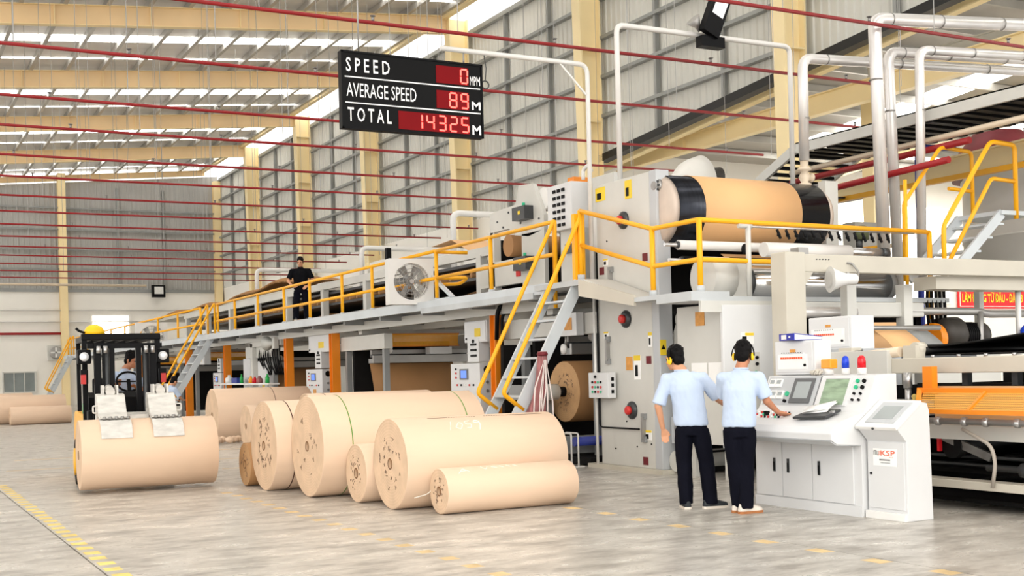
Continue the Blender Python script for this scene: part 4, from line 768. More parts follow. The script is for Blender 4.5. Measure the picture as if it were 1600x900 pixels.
# ------------------------------------------------------------------ the speed sign
sg = T('speed_sign', 'black hanging speed sign with white lettering and red digits', 'sign', (6.6, 15.0, 4.7))
SX0, SX1, SZ0, SZ1, SY = 5.57, 7.65, 4.70, 5.73, 14.93
MB().b(SX0, SX1, SY, SY + 0.12, SZ0, SZ1).done('case', 'sign_black', sg, bevel=0.01)
fr2 = MB().b(SX0, SX1, SY - 0.012, SY, SZ1 - 0.025, SZ1).b(SX0, SX1, SY - 0.012, SY, SZ0, SZ0 + 0.025).b(SX0, SX0 + 0.025, SY - 0.012, SY, SZ0, SZ1).b(SX1 - 0.025, SX1, SY - 0.012, SY, SZ0, SZ1).done('rim', 'black', sg)
for z in (5.385, 5.045): MB().b(SX0 + 0.05, SX1 - 0.04, SY - 0.006, SY, z - 0.008, z + 0.008).done('divider', 'letter_white', sg)
def sgf(x, z): return frame((x, SY - 0.001, z), (1, 0, 0), (0, 0, 1))
text('lettering', 'S P E E D', 'letter_white', sgf(5.64, 5.455), 0.185, sg, width=0.62, bold=0.012); text('lettering', 'AVERAGE SPEED', 'letter_white', sgf(5.64, 5.125), 0.185, sg, width=1.0, bold=0.002); text('lettering', 'T O T A L', 'letter_white', sgf(5.65, 4.80), 0.185, sg, width=0.62, bold=0.012)
text('lettering', 'MPM', 'letter_white', sgf(7.455, 5.43), 0.125, sg, width=0.155, bold=0.004); text('lettering', 'M', 'letter_white', sgf(7.475, 5.09), 0.115, sg, width=0.135, bold=0.025); text('lettering', 'M', 'letter_white', sgf(7.475, 4.745), 0.13, sg, width=0.135, bold=0.025)
SEG = {'0': 'abcdef', '1': 'bc', '2': 'abged', '3': 'abgcd', '4': 'fgbc', '5': 'afgcd', '8': 'abcdefg', '9': 'abcdfg'}
def digits(s_, x1, zb, h, pitch, par):
    w = 0.10; t = 0.022
    for i, ch_ in enumerate(reversed(s_)):
        x = x1 - w - i * pitch; sl = 0.02; m = MB(); y0, y1 = SY - 0.009, SY - 0.006
        P = {'a': ((0, h), (w, h)), 'g': ((0, h / 2), (w, h / 2)), 'd': ((0, 0), (w, 0)), 'f': ((0, h / 2), (0, h)), 'b': ((w, h / 2), (w, h)), 'e': ((0, 0), (0, h / 2)), 'c': ((w, 0), (w, h / 2))}
        for sg_ in SEG[ch_]:
            (ax, az), (bx_, bz) = P[sg_]; g_ = 0.008; d = Vector((bx_ - ax, 0, bz - az)).normalized() * g_
            m.bar((x + ax + d.x, (y0 + y1) / 2, zb + az + d.z), (x + bx_ - d.x, (y0 + y1) / 2, zb + bz - d.z), 0.003, t, up=(-d.z, 0, d.x))
        m.done('led_digit', 'led_on', par)
for (x0, z0, z1, s_, zb) in ((6.94, 5.42, 5.66, '0', 5.445), (6.94, 5.075, 5.32, '89', 5.10), (6.37, 4.745, 4.99, '14325', 4.77)):
    w_ = MB().b(x0, 7.43, SY - 0.006, SY, z0, z1).done('led_window', 'led_back', sg); digits(s_, 7.415, zb, z1 - z0 - 0.05, 0.175, w_)
for x in (5.85, 7.4): MB().cyl((x, 15.0, SZ1), (x, 15.0, 5.9 if x > 7 else 7.0), 0.012, 6).done('hanger', 'dull_steel', sg)
MB().cyl((5.85, 15.0, 7.0), (5.85, 15.0, zc(5.85) - 0.2), 0.008, 5).done('hanger', 'dull_steel', sg)
rb = tag(MB().tube([(7.72 + 0.055 * math.cos(2 * math.pi * k / 20), 14.98, 5.47 + 0.055 * math.sin(2 * math.pi * k / 20)) for k in range(21)], 0.01, 6, cap=False).tube([(7.72, 14.98, 5.52), (7.74, 14.98, 5.7), (7.72, 15.0, 5.9)], 0.007, 5).done('cable_loop', 'dark_steel'), 'coiled cable loop hanging at the right edge of the speed sign', 'cable')

# ------------------------------------------------------------------ right hand machinery
cf = T('portal_frame', 'grey beige portal beam on square posts behind the control console', 'frame', (10.1, 11.5, 0))
MB().b(9.97, 10.29, 11.42, 11.7, 0, 2.84).done('post', 'mach_warm', cf, bevel=0.012); MB().b(10.29, 14.6, 11.45, 11.6, 2.60, 2.82).done('beam', 'mach_warm', cf, bevel=0.008)
MB().prism([(10.29, 2.60), (10.45, 2.60), (10.29, 2.40)], 'y', 11.46, 11.58).done('gusset', 'mach_warm', cf)
MB().b(11.16, 11.32, 11.62, 11.74, 0.9, 2.6).done('inner_post', 'mach', cf); MB().b(12.46, 12.62, 11.9, 12.05, 0.9, 2.5).done('inner_post', 'mach', cf)
for k in range(5): MB().cyl((10.5 + 0.05 * k, 11.45, 2.76), (10.5 + 0.05 * k, 11.44, 2.76), 0.008, 6).done('bolt', 'dark_steel', cf)
MB().b(12.75, 14.8, 11.6, 12.0, 2.42, 2.60).done('soffit', 'mach_warm', cf)
for x in (13.62, 14.4): MB().b(x, x + 0.09, 12.3, 12.4, 1.0, 2.6).done('rear_post', 'mach', cf)
MB().cyl((14.55, 11.75, 1.3), (14.55, 11.75, 2.5), 0.04, 10).done('tube', 'pipe_white', cf)
lh = T('horn_speaker', 'white horn loudspeaker mounted under the portal beam', 'speaker', (10.95, 11.5, 2.5))
MB().lathe([(0.165, 0), (0.15, 0.02), (0.09, 0.16), (0.075, 0.22), (0.07, 0.34), (0.05, 0.36)], (10.62, 11.35, 2.5), (0.93, -0.32, 0.0), 26).done('horn', 'white_paint', lh); MB().lathe([(0.10, 0.02), (0.03, 0.0), (0.02, -0.01)], (10.63, 11.35, 2.5), (-0.93, 0.32, 0), 16).done('throat', 'pipe_white', lh)
MB().tube([(10.97, 11.24, 2.48), (11.12, 11.36, 2.6), (11.08, 11.44, 2.72), (11.0, 11.44, 2.72)], 0.014, 6, f=0.05).done('cable', 'dull_steel', lh); MB().bar((10.85, 11.27, 2.58), (11.2, 11.64, 2.6), 0.03, 0.02).done('bracket', 'dull_steel', lh)
# rolls of the double facer entry
rs = T('roll_section', 'bank of chrome and white rollers under the wrap-round rail', 'machine', (10.4, 12.6, 2))
MB().cyl((10.42, 12.78, 2.56), (12.95, 12.78, 2.56), 0.21, 36).done('chrome_roll', 'chrome', rs); MB().cyl((10.36, 12.78, 2.56), (10.44, 12.78, 2.56), 0.23, 28).done('roll_cheek', 'dark_steel', rs); MB().cyl((12.95, 12.78, 2.56), (13.05, 12.78, 2.56), 0.22, 28).done('roll_cheek', 'mach_dark', rs)
MB().cyl((10.5, 12.45, 2.98), (12.0, 12.45, 2.98), 0.1, 20).done('white_roller', 'white_paint', rs); MB().cyl((12.0, 12.45, 2.98), (12.6, 12.45, 2.98), 0.07, 16).done('steel_end', 'steel', rs); MB().cyl((12.6, 12.45, 2.98), (12.72, 12.45, 2.98), 0.08, 16).done('bearing', 'dark_steel', rs); MB().lathe([(0.03, 0), (0.07, 0), (0.07, 0.05), (0.03, 0.05)], (10.18, 12.45, 2.98), (1, 0, 0), 16).done('ring', 'black', rs)
MB().b(10.1, 10.42, 12.6, 13.0, 2.33, 2.86).done('end_housing', 'mach', rs, bevel=0.02); MB().b(10.4, 13.2, 12.55, 12.6, 2.78, 2.86).done('tie_bar', 'mach', rs)
MB().cyl((9.72, 12.75, 2.62), (10.1, 12.75, 2.62), 0.28, 28).done('round_cover', 'mach', rs)
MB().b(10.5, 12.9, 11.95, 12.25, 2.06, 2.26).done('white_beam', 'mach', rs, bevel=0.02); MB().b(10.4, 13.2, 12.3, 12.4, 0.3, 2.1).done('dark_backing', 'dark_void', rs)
MB().b(12.95, 13.1, 12.3, 12.6, 1.0, 2.3).done('end_post', 'mach', rs)
MB().tube([(12.6, 12.0, 2.14), (14.0, 12.0, 2.14), (14.2, 12.0, 2.1), (14.9, 11.9, 2.1)], 0.055, 10, f=0.1).done('return_pipe', 'dull_steel', rs)
MB().tube([(14.0, 11.95, 2.14), (14.0, 11.95, 1.66), (14.25, 11.95, 1.6)], 0.04, 8, f=0.08).done('drop_pipe', 'dull_steel', rs)
kw = T('kraft_web_entry', 'kraft web and curved board entering the machine behind the console lamps', 'web', (11.4, 11.6, 1.6))
MB().b(11.36, 12.2, 11.8, 11.82, 1.5, 1.98).done('kraft_sheet', 'kraft_orange', kw)
m = MB(); m.grid([[(x, 11.35 - 0.35 * math.sin(t * 1.4), 1.86 - 0.3 * t) for t in (0, 0.25, 0.5, 0.75, 1.0)] for x in (11.35, 11.9)]); m.done('kraft_curve', 'kraft_orange', kw, solid=0.006)
m = MB(); m.grid([[(x, 11.36 - 0.35 * math.sin(t * 1.4), 1.85 - 0.3 * t) for t in (0, 0.25, 0.5, 0.75, 1.0)] for x in (11.9, 12.3)]); m.done('steel_chute', 'mach_dark', kw, solid=0.006)
MB().cyl((11.4, 11.7, 1.9), (12.9, 11.7, 1.9), 0.035, 10).done('roller', 'dull_steel', kw)
MB().b(11.2, 12.8, 11.0, 11.06, 1.44, 1.52).done('comb_bar', 'dark_steel', kw)
# boxes A and B on the console back
mt = T('drive_motor', 'dark electric drive motor with orange gear case beyond the black belt', 'motor', (13.4, 12.0, 1.8))
MB().lathe([(0.1, 0), (0.23, 0.05), (0.25, 0.35), (0.2, 0.4)], (13.3, 12.1, 1.82), (1, 0.05, 0), 24).done('gear_drum', 'motor_dark', mt); MB().lathe([(0.17, 0), (0.18, 0.3), (0.19, 0.32), (0.19, 0.5), (0.1, 0.56)], (13.7, 12.1, 1.8), (1, 0.05, 0), 24).done('motor_body', 'motor_dark', mt)
f0 = None
for k in range(7):
    if f0 is None: f0 = MB().lathe([(0.19, 0), (0.195, 0.01), (0.19, 0.02)], (13.74, 12.1, 1.8), (1, 0.05, 0), 24).done('cooling_fin', 'black', mt)
    else: like(f0, 'cooling_fin', mt, (0.04 * k, 0.002 * k, 0))
MB().lathe([(0.22, 0), (0.22, 0.12), (0.16, 0.2)], (13.12, 12.08, 1.76), (1, 0.05, 0), 20).done('orange_case', 'orange', mt); MB().b(12.9, 14.4, 11.95, 12.3, 0.8, 1.55).done('motor_stand', 'mach', mt)
m = MB()
for k in range(5): m.tube([(13.12 + 0.08 * k, 12.1, 2.45), (13.05 + 0.09 * k, 12.05, 2.2), (13.14 + 0.08 * k, 12.1, 1.95)], 0.022, 6, f=0.1)
stuff(m.done('hoses', 'black', mt))
tag(MB().lathe([(0.02, 0), (0.07, 0.0), (0.07, 0.14), (0.03, 0.2)], (14.5, 11.6, 1.72), (0, 0, 1), 14).done('blue_cap_valve', 'blue_lamp'), 'small blue capped valve behind the belt conveyor', 'valve')
bc = T('belt_conveyor', 'belt conveyor table with black sagging belts right of the console', 'machine', (9.7, 8, 0))
MB().b(9.58, 9.72, 5.0, 9.35, 1.33, 1.49).done('side_beam', 'mach_warm', bc, bevel=0.01); MB().b(12.4, 12.55, 5.0, 9.35, 1.33, 1.49).done('far_beam', 'mach_warm', bc)
m = MB(); m.grid([[(x, 9.05, 1.60), (x, 8.4, 1.64), (x, 7.6, 1.72), (x, 6.6, 1.86), (x, 5.2, 2.0)] for x in (9.78, 12.3)]); m.done('upper_belt', 'belt', bc, solid=0.02)
m = MB(); m.grid([[(x, 9.05, 1.52), (x, 7.5, 1.515), (x, 5.2, 1.51)] for x in (9.78, 12.3)]); m.done('lower_belt', 'belt', bc, solid=0.02)
MB().cyl((9.75, 9.08, 1.57), (12.3, 9.08, 1.57), 0.06, 16).done('end_roller', 'belt', bc)
rk = MB().cyl((9.66, 9.1, 1.58), (9.78, 9.1, 1.58), 0.075, 16).done('bearing', 'mach_warm', bc); MB().b(9.6, 9.74, 9.03, 9.2, 1.46, 1.62).done('bearing_block', 'mach_warm', bc)
MB().cyl((9.62, 9.25, 1.56), (9.62, 9.85, 1.52), 0.055, 14).done('tension_tube', 'pipe_cream', bc); MB().cyl((9.62, 9.82, 1.52), (9.62, 9.9, 1.52), 0.07, 14).done('black_collar', 'black', bc); MB().b(9.55, 9.7, 9.9, 10.1, 1.42, 1.62).done('tube_bracket', 'mach_warm', bc)
for k in range(4): MB().cyl((9.6, 8.8 - 0.33 * k, 1.49), (9.6, 8.8 - 0.33 * k, 1.515), 0.02, 8).done('screw', 'steel', bc)
MB().b(9.52, 9.6, 9.35, 10.9, 1.2, 1.58).done('front_plate', 'mach', bc, bevel=0.006)
MB().b(9.9, 10.0, 5, 9.3, 1.18, 1.22).done('lower_rail', 'belt', bc); MB().b(9.95, 12.3, 5.0, 9.3, 0.72, 1.14).done('dark_belly', 'dark_void', bc)  # belly: dark filler block, its colour stands in for shade below the belts
for k in range(3): MB().b(9.75, 9.82, 8.5 - 0.6 * k, 8.57 - 0.6 * k, 1.2, 1.33).done('hanger_bracket', 'dark_steel', bc)
MB().cyl((9.5, 9.05, 1.18), (9.5, 9.05, 1.34), 0.045, 14).done('piston_head', 'steel', bc); MB().cyl((9.5, 9.05, 0.9), (9.5, 9.05, 1.2), 0.032, 14).done('piston_rod', 'steel', bc); MB().b(9.42, 9.6, 8.8, 9.5, 0.9, 1.06).done('piston_base', 'mach', bc)
MB().lathe([(0.02, 0), (0.035, 0.02), (0.02, 0.05), (0.03, 0.08), (0.01, 0.1)], (9.45, 8.92, 1.02), (0, 0, 1), 10).done('brass_fitting', 'tape', bc)
og = T('mesh_guard', 'orange framed perforated safety guard along the belt conveyor', 'guard', (9.3, 8, 1.0))
MB().bar((9.38, 8.78, 1.16), (9.38, 5.0, 1.16), 0.05, 0.05).done('top_frame', 'orange', og); MB().bar((9.1, 8.55, 0.965), (9.1, 5.0, 0.965), 0.04, 0.04).done('bottom_frame', 'orange', og)
MB().bar((9.1, 8.55, 0.96), (9.38, 8.78, 1.17), 0.05, 0.04).done('side_frame', 'orange', og); MB().bar((9.1, 7.95, 0.965), (9.38, 7.95, 1.16), 0.03, 0.03).done('brace', 'orange', og)
MB().b(9.5, 9.52, 5.0, 8.7, 0.86, 1.2).done('kraft_backing', 'kraft_orange', og)
MB().quad((9.11, 8.55, 0.97), (9.37, 8.72, 1.15), (9.37, 5.0, 1.15), (9.11, 5.0, 0.97)).done('perforated_sheet', 'guard_yellow', og)
MB().b(9.38, 9.46, 8.62, 8.74, 1.12, 1.4).done('hinge_post', 'orange', og)
gp = T('grease_pipe', 'grey pipe with collars under the orange guard and two drooping hoses', 'pipe', (9.2, 8, 0.88))
MB().cyl((9.2, 8.6, 0.87), (9.2, 5.0, 0.87), 0.03, 12).done('pipe', 'dull_steel', gp)
for y in (8.42, 8.1, 7.85, 7.5): MB().lathe([(0.03, 0), (0.045, 0.015), (0.045, 0.05), (0.03, 0.065)], (9.2, y, 0.87), (0, -1, 0), 14).done('collar', 'steel', gp)
MB().tube([(9.2, 8.1, 0.8), (9.18, 7.75, 0.66), (9.2, 7.72, 0.5), (9.22, 7.78, 0.26)], 0.018, 8, f=0.1).done('hose', 'hose', gp); MB().tube([(9.25, 7.25, 0.75), (9.22, 7.2, 0.6), (9.24, 7.22, 0.28)], 0.018, 8, f=0.06).done('hose', 'pipe_white', gp)
ub = T('undercarriage', 'open underside of the conveyor with shafts, dark drums and sheets put in for its shade, and long floor beam', 'machine', (9.4, 8, 0.3))
MB().b(9.25, 9.45, 5.0, 9.6, 0.22, 0.30).done('floor_beam', 'mach_warm', ub, bevel=0.006); MB().b(12.2, 12.4, 5, 9.6, 0.2, 0.3).done('floor_beam', 'mach_warm', ub)
for y in (5.4, 9.45): MB().b(9.3, 9.42, y, y + 0.1, 0, 0.22).done('foot', 'mach_dark', ub); MB().b(12.2, 12.35, y, y + 0.1, 0, 0.2).done('foot', 'mach_dark', ub)
MB().b(9.4, 9.5, 5, 9.4, 0.68, 0.82).done('side_plate', 'mach', ub)
MB().cyl((9.5, 8.5, 0.60), (12.2, 8.5, 0.60), 0.12, 20).done('dark_drum', 'belt', ub); MB().cyl((9.5, 7.5, 0.45), (12.2, 7.5, 0.45), 0.13, 20).done('dark_drum', 'belt', ub); MB().cyl((9.42, 8.0, 0.42), (9.42, 5.2, 0.42), 0.03, 12).done('drive_shaft', 'dark_steel', ub)  # dark drums fill out the shaded underside
for y in (7.6, 7.2, 6.9): MB().lathe([(0.03, 0), (0.07, 0.0), (0.07, 0.1), (0.03, 0.12)], (9.42, y, 0.42), (0, -1, 0), 16).done('coupling', 'dark_steel', ub)
MB().lathe([(0.04, 0), (0.06, 0.02), (0.05, 0.12), (0.03, 0.14), (0.07, 0.2), (0.07, 0.26)], (9.45, 7.05, 0.42), (0, 0, 1), 14).done('valve_stack', 'worn_steel', ub)
MB().bar((9.5, 8.6, 0.7), (9.6, 8.1, 0.5), 0.05, 0.08).done('link_arm', 'worn_steel', ub); MB().b(9.9, 12.2, 5, 9.4, 0.30, 0.34).done('tray', 'dark_void', ub); MB().b(11.6, 11.64, 5, 9.6, 0.34, 1.3).done('rear_dark', 'dark_void', ub); MB().b(9.6, 12.2, 9.6, 9.64, 0.1, 1.2).done('end_shade', 'dark_void', ub); MB().b(9.5, 12.2, 5, 9.6, 0.06, 0.1).done('floor_shade', 'dark_void', ub)  # near-black sheets behind, at the end and below paint in the underside's shade
for k in range(2): MB().cyl((9.6, 8.9 - 0.0 * k, 0.5 - 0.08 * k), (9.6, 6.0, 0.5 - 0.08 * k), 0.018, 8).done('rod', 'dark_steel', ub)
MB().b(9.44, 9.48, 8.6, 8.63, 0.55, 0.74).done('red_bracket', 'red', ub)
# tall silver pipes
for k, (pts, r, lab) in enumerate((([(13.15, 12.9, 2.4), (13.05, 12.9, 6.45), (16.4, 12.9, 6.74)], 0.095, 'thickest silver lagged pipe, rising highest and bending right'), ([(13.72, 13.2, 2.6), (13.62, 13.2, 6.1), (16.8, 13.2, 6.3)], 0.08, 'silver lagged pipe bending right just below the thickest one'), ([(13.68, 12.7, 2.6), (13.73, 12.7, 6.02), (16.4, 12.6, 6.16)], 0.068, 'silver lagged pipe bending right, nearest the yellow steps'), ([(12.28, 13.6, 4.45), (12.3, 13.6, 5.97), (17.2, 13.6, 6.24)], 0.075, 'silver lagged pipe standing on the valve behind the drum, bending right'))):
    g = T('steam_riser', lab, 'pipe', pts[0], 'silver lagged pipes'); MB().tube(pts, r, 14, f=0.16).done('lagged_pipe', 'lagging', g)
    a, b_ = Vector(pts[-2]), Vector(pts[-1])
    for t in (0.03, 0.4, 0.8):
        p = a.lerp(b_, t) if t > 0.05 else a.lerp(b_, 0.09); d = (b_ - a).normalized(); MB().cyl(p, p + d * 0.02, r + 0.006, 14).done('clamp_ring', 'worn_steel', g)
    MB().cyl(a - Vector((0, 0, 0.9)), a - Vector((0, 0, 0.88)), r + 0.006, 14).done('clamp_ring', 'worn_steel', g)
vs = T('steam_valve', 'cream globe valve with flanges at the foot of the left silver pipe', 'valve', (12.28, 13.6, 4.1))
MB().lathe([(0.1, 0), (0.1, 0.03), (0.05, 0.05), (0.09, 0.13), (0.05, 0.21), (0.1, 0.23), (0.1, 0.26), (0.06, 0.28), (0.06, 0.4)], (12.28, 13.6, 4.08), (0, 0, 1), 18).done('valve_body', 'pipe_cream', vs); MB().lathe([(0.05, 0), (0.05, 0.12), (0.07, 0.12), (0.07, 0.15)], (12.28, 13.6, 4.21), (1, 0.1, 0), 14).done('branch', 'pipe_cream', vs)
# pipe rack, cable tray, cream pipes, red pipes
ct = T('cable_tray', 'grey cable tray with black slatted underside leading to upper right', 'cable tray', (14, 14, 5.1))
for x in (13.9, 15.4): MB().b(x, x + 0.06, 8, 15.6, 5.0, 5.18).done('side_rail', 'mach', ct)
MB().b(13.9, 15.4, 8, 15.6, 5.16, 5.18).done('lid', 'gutter', ct)
sl = None
for k in range(24):
    if sl is None: sl = MB().b(13.96, 15.4, 15.4, 15.52, 4.98, 5.02).done('slat', 'black', ct)
    else: like(sl, 'slat', ct, (0, -0.3 * k, 0))
for x in (13.92, 15.4): MB().bar((x, 15.6, 5.1), (x, 17.0, 4.5), 0.06, 0.16).done('drop_rail', 'mach', ct)
for k in range(7): t = k / 7; MB().b(13.96, 15.4, 15.7 + 1.3 * t, 15.8 + 1.3 * t, 4.98 - 0.56 * t, 5.03 - 0.56 * t).done('slat', 'black', ct)
MB().b(13.96, 15.4, 15.6, 17.0, 4.3, 4.32).done('dark_backing', 'gutter', ct)
for z, r, mat, lab in ((4.72, 0.045, 'pipe_cream', 'thin cream pipe running under the black slatted cable tray'), (4.56, 0.05, 'pipe_red', 'upper dark red pipe sloping past the silver risers')):
    tag(MB().cyl((14.05, 15.9, z), (14.05, 9.0 if 'cream' in mat else 12.1, z + 0.05), r, 10).done('service_pipe', mat), lab, 'pipe')
tag(MB().tube([(13.5, 14.5, 3.5), (13.5, 14.5, 4.2), (13.5, 12.0, 4.28)], 0.05, 10, f=0.12).done('red_service_pipe', 'pipe_red'), 'lower dark red pipe with a bend beside the drum end', 'pipe')
tag(MB().b(15.0, 15.1, 9.8, 16.2, 4.26, 4.34).done('yellow_rail', 'amber_fork'), 'thin yellow rail level with the red pipe bend, behind the silver risers', 'rail')
g = T('low_girder', 'yellow girder above the tank behind the cream pipe', 'beam', (15.8, 12, 4.8)); ibeam('beam', (15.8, 17, 4.55), (15.8, 9, 4.75), 0.3, 0.15, 'steel_yellow', g)
sb = tag(MB().b(15.2, 15.9, 15.6, 15.9, 0, 3.9).done('lagged_column', 'mach'), 'plain grey square duct column seen between the silver pipes', 'column')
# centrifugal fan behind the drum
cy_ = T('blower', 'white conical blower casing with black motor above the drum', 'blower', (14.2, 18, 5.1))
MB().lathe([(0.14, 0), (0.16, 0.55), (0.36, 0.85), (0.4, 1.0), (0.42, 1.28)], (12.95, 18.6, 4.72), (1, -0.1, 0.28), 28).done('casing', 'tank', cy_); MB().lathe([(0.15, 0), (0.17, 0.1), (0.17, 0.3), (0.1, 0.33)], (14.22, 18.45, 5.06), (1, -0.1, 0.1), 18).done('motor', 'motor_dark', cy_); MB().b(13.6, 14.4, 18.2, 18.8, 0.0, 4.9).done('stand', 'mach', cy_)
g2 = T('green_motor', 'small olive green geared motor behind the clip rail', 'motor', (12.6, 13, 2.9)); MB().lathe([(0.1, 0), (0.1, 0.18), (0.05, 0.2)], (12.55, 12.75, 3.2), (0, 0, 1), 14).done('motor', 'motor_green', g2); MB().b(12.4, 12.72, 12.62, 12.9, 2.86, 3.06).done('gear_case', 'motor_green', g2); MB().cyl((12.5, 12.75, 3.06), (12.5, 12.75, 3.2), 0.05, 12).done('flange', 'dark_steel', g2)
tb2 = T('tube_rail', 'short yellow tube rail with bent end behind the portal beam', 'railing', (12.2, 13.8, 3)); MB().tube([(12.75, 13.6, 2.6), (12.75, 13.6, 3.1), (14.3, 13.6, 3.28)], 0.032, 8, f=0.08).done('rail', 'yellow', tb2)
# tank with motor on top
tk = T('tank', 'large round grey tank at the right with a seam round its middle', 'tank', (16.0, 11.8, 2.5))
MB().lathe([(1.9, 0), (1.9, 0.72), (1.92, 0.72), (1.92, 0.75), (1.9, 0.75), (1.9, 1.75), (1.93, 1.75), (1.93, 1.79)], (17.9, 13.1, 2.70), (0, 0, 1), 64).done('shell', 'tank', tk)
MB().lathe([(0.75, 0), (0.75, 0.35), (0.4, 0.8), (0.3, 0.8)], (17.05, 14.1, 4.49), (0, 0, 1), 32).done('red_cone', 'dark_red', tk)
MB().lathe([(0.2, 0), (0.2, 0.5), (0.22, 0.5), (0.22, 0.56), (0.1, 0.6)], (17.9, 14.0, 5.1), (0, 0, 1), 20).done('motor', 'motor_dark', tk)
for x in (16.6, 17.8, 19.0): MB().b(x, x + 0.14, 13.0, 13.14, 0, 2.7).done('leg', 'mach', tk)
bp = tag(MB().tube([(14.4, 13.4, 0), (14.4, 13.4, 4.75), (15.2, 13.4, 4.8)], 0.05, 10, f=0.08).done('blue_pipe', 'crate_blue'), 'dark blue upright pipe behind the yellow steps', 'pipe')
ys = T('stair', 'short grey steps with bright yellow handrails up to the round tank', 'stair', (13.4, 12.2, 2.4))
for y in (11.75, 12.5): MB().bar((14.25, y, 3.52), (13.2, y, 2.62), 0.04, 0.14, up=(0.65, 0, -0.75)).done('stringer', 'stair_grey', ys)
for k in range(4): MB().b(13.35 + 0.24 * k, 13.6 + 0.24 * k, 11.77, 12.48, 2.76 + 0.2 * k, 2.79 + 0.2 * k).done('tread', 'stair_grey', ys)
MB().b(14.2, 14.9, 11.7, 12.55, 3.5, 3.56).done('landing', 'stair_grey', ys)
MB().tube([(13.05, 11.72, 2.5), (13.05, 11.72, 3.30), (14.02, 11.72, 4.52), (14.52, 11.72, 4.50), (14.52, 11.72, 3.45)], 0.034, 10, f=0.09).done('handrail', 'yellow', ys); MB().tube([(13.0, 11.72, 2.62), (14.02, 11.72, 4.0), (14.5, 11.72, 3.98)], 0.03, 10, f=0.07).done('knee_rail', 'yellow', ys)
MB().tube([(13.18, 12.55, 2.6), (13.18, 12.55, 3.72), (13.95, 12.55, 4.58), (14.6, 12.55, 4.55), (14.6, 12.55, 3.5)], 0.03, 10, f=0.09).done('handrail', 'yellow', ys); MB().tube([(14.1, 12.55, 3.98), (14.6, 12.55, 3.96)], 0.028, 8).done('knee_rail', 'yellow', ys)

# ------------------------------------------------------------------ control console
cn = T('control_console', 'long white control console desk with three cupboard doors and sloped screens', 'console', (8.4, 9.2, 0))
Y0, Y1 = 8.44, 9.98
prof = [(8.24, 0.0), (8.24, 0.675), (7.93, 0.70), (7.87, 0.74), (7.86, 0.80), (7.90, 0.86), (8.0, 0.915), (8.28, 0.985), (8.315, 1.03), (8.45, 1.335), (8.71, 1.345), (8.73, 0.0)]
MB().prism(prof, 'y', Y0, Y1).done('body', 'console', cn, bevel=0.006)
MB().prism([(8.225, 0.0), (8.225, 0.10), (8.24, 0.10), (8.24, 0)], 'y', Y0, Y1).done('plinth', 'console', cn)
for k, (a, b_, hy) in enumerate(((9.55, 9.95, 9.66), (9.11, 9.54, 9.45), (8.54, 9.10, 9.0))):
    d_ = MB().b(8.222, 8.24, a, b_, 0.11, 0.665).done('door', 'console', cn, bevel=0.003)
    h_ = MB().b(8.212, 8.222, hy - 0.014, hy + 0.014, 0.36, 0.50).done('handle', 'dark_steel', d_); MB().b(8.208, 8.212, hy - 0.009, hy + 0.009, 0.37, 0.47).cyl((8.208, hy, 0.488), (8.212, hy, 0.488), 0.008, 8).done('lever', 'black', h_) if False else MB().b(8.206, 8.213, hy - 0.008, hy + 0.008, 0.37, 0.46).done('lever', 'black', d_)
MB().prism([(7.865, 0.735), (7.93, 0.699), (8.23, 0.674), (8.23, 0.672), (7.93, 0.69), (7.855, 0.733)], 'y', Y0 + 0.005, Y1 - 0.005).done('under_trim', 'console_dark', cn)
# screen slope: local frame on the sloped face (x along -Y, y up the slope)
SL0, SL1 = Vector((8.315, 0, 1.03)), Vector((8.45, 0, 1.335)); su = (SL1 - SL0).normalized(); sn = Vector((-su.z, 0, su.x))
def slope_box(name, ya, yb, ta, tb, mat, par, h=0.006, base=0.0):
    m = MB(); p = [SL0 + su * t + Vector((0, y, 0)) + sn * b_ for b_ in (base, base + h) for y, t in ((ya, ta), (yb, ta), (yb, tb), (ya, tb))]
    v = [m.bm.verts.new(q) for q in p]; m.face(v[:4][::-1]); m.face(v[4:]); m.skin2(v[:4], v[4:], False); return m.done(name, mat, par)
def slope_knob(name, y, t, r, mat, par, h=0.02): p = SL0 + su * t + Vector((0, y, 0)); return MB().cyl(p, p + sn * h, r, 12).done(name, mat, par)
pn = slope_box('left_panel', 9.02 + 0.16, 9.95, 0.01, 0.325, 'console_dark', cn, 0.004)
slope_box('seam', 9.165, 9.175, 0.0, 0.33, 'bezel', cn, 0.003)
for k, (y, t) in enumerate(((9.87, 0.25), (9.77, 0.25), (9.90, 0.12), (9.80, 0.12), (9.70, 0.12))):
    q = slope_box('meter', y - 0.043, y + 0.043, t - 0.045, t + 0.045, 'paper', pn, 0.016, 0.004); slope_box('dial', y - 0.032, y + 0.032, t - 0.012, t + 0.03, 'screen_grey', pn, 0.002, 0.0205)
slope_knob('green_lamp', 9.60, 0.13, 0.026, 'green_button', pn); slope_knob('knob', 9.60, 0.05, 0.016, 'black', pn, 0.03)
q = slope_box('touch_screen_frame', 9.24, 9.54, 0.03, 0.30, 'bezel', pn, 0.012, 0.004); slope_box('touch_screen', 9.28, 9.49, 0.08, 0.26, 'screen_grey', pn, 0.003, 0.016)
q = slope_box('monitor_bezel', 8.72, 9.15, 0.01, 0.315, 'console', cn, 0.012); slope_box('monitor', 8.76, 9.08, 0.02, 0.29, 'screen_green', cn, 0.003, 0.012); slope_box('monitor_edge', 8.755, 9.085, 0.29, 0.293, 'bezel', cn, 0.004, 0.012)  # last one: thin dark grey strip along the monitor's upper edge
for r_ in range(4):
    for c_ in range(2): slope_knob('button', 8.65 - 0.085 * c_, 0.27 - 0.065 * r_, 0.02 if r_ < 2 else 0.013, 'green_button' if (c_ == 0 and r_ < 2) else 'black', cn)
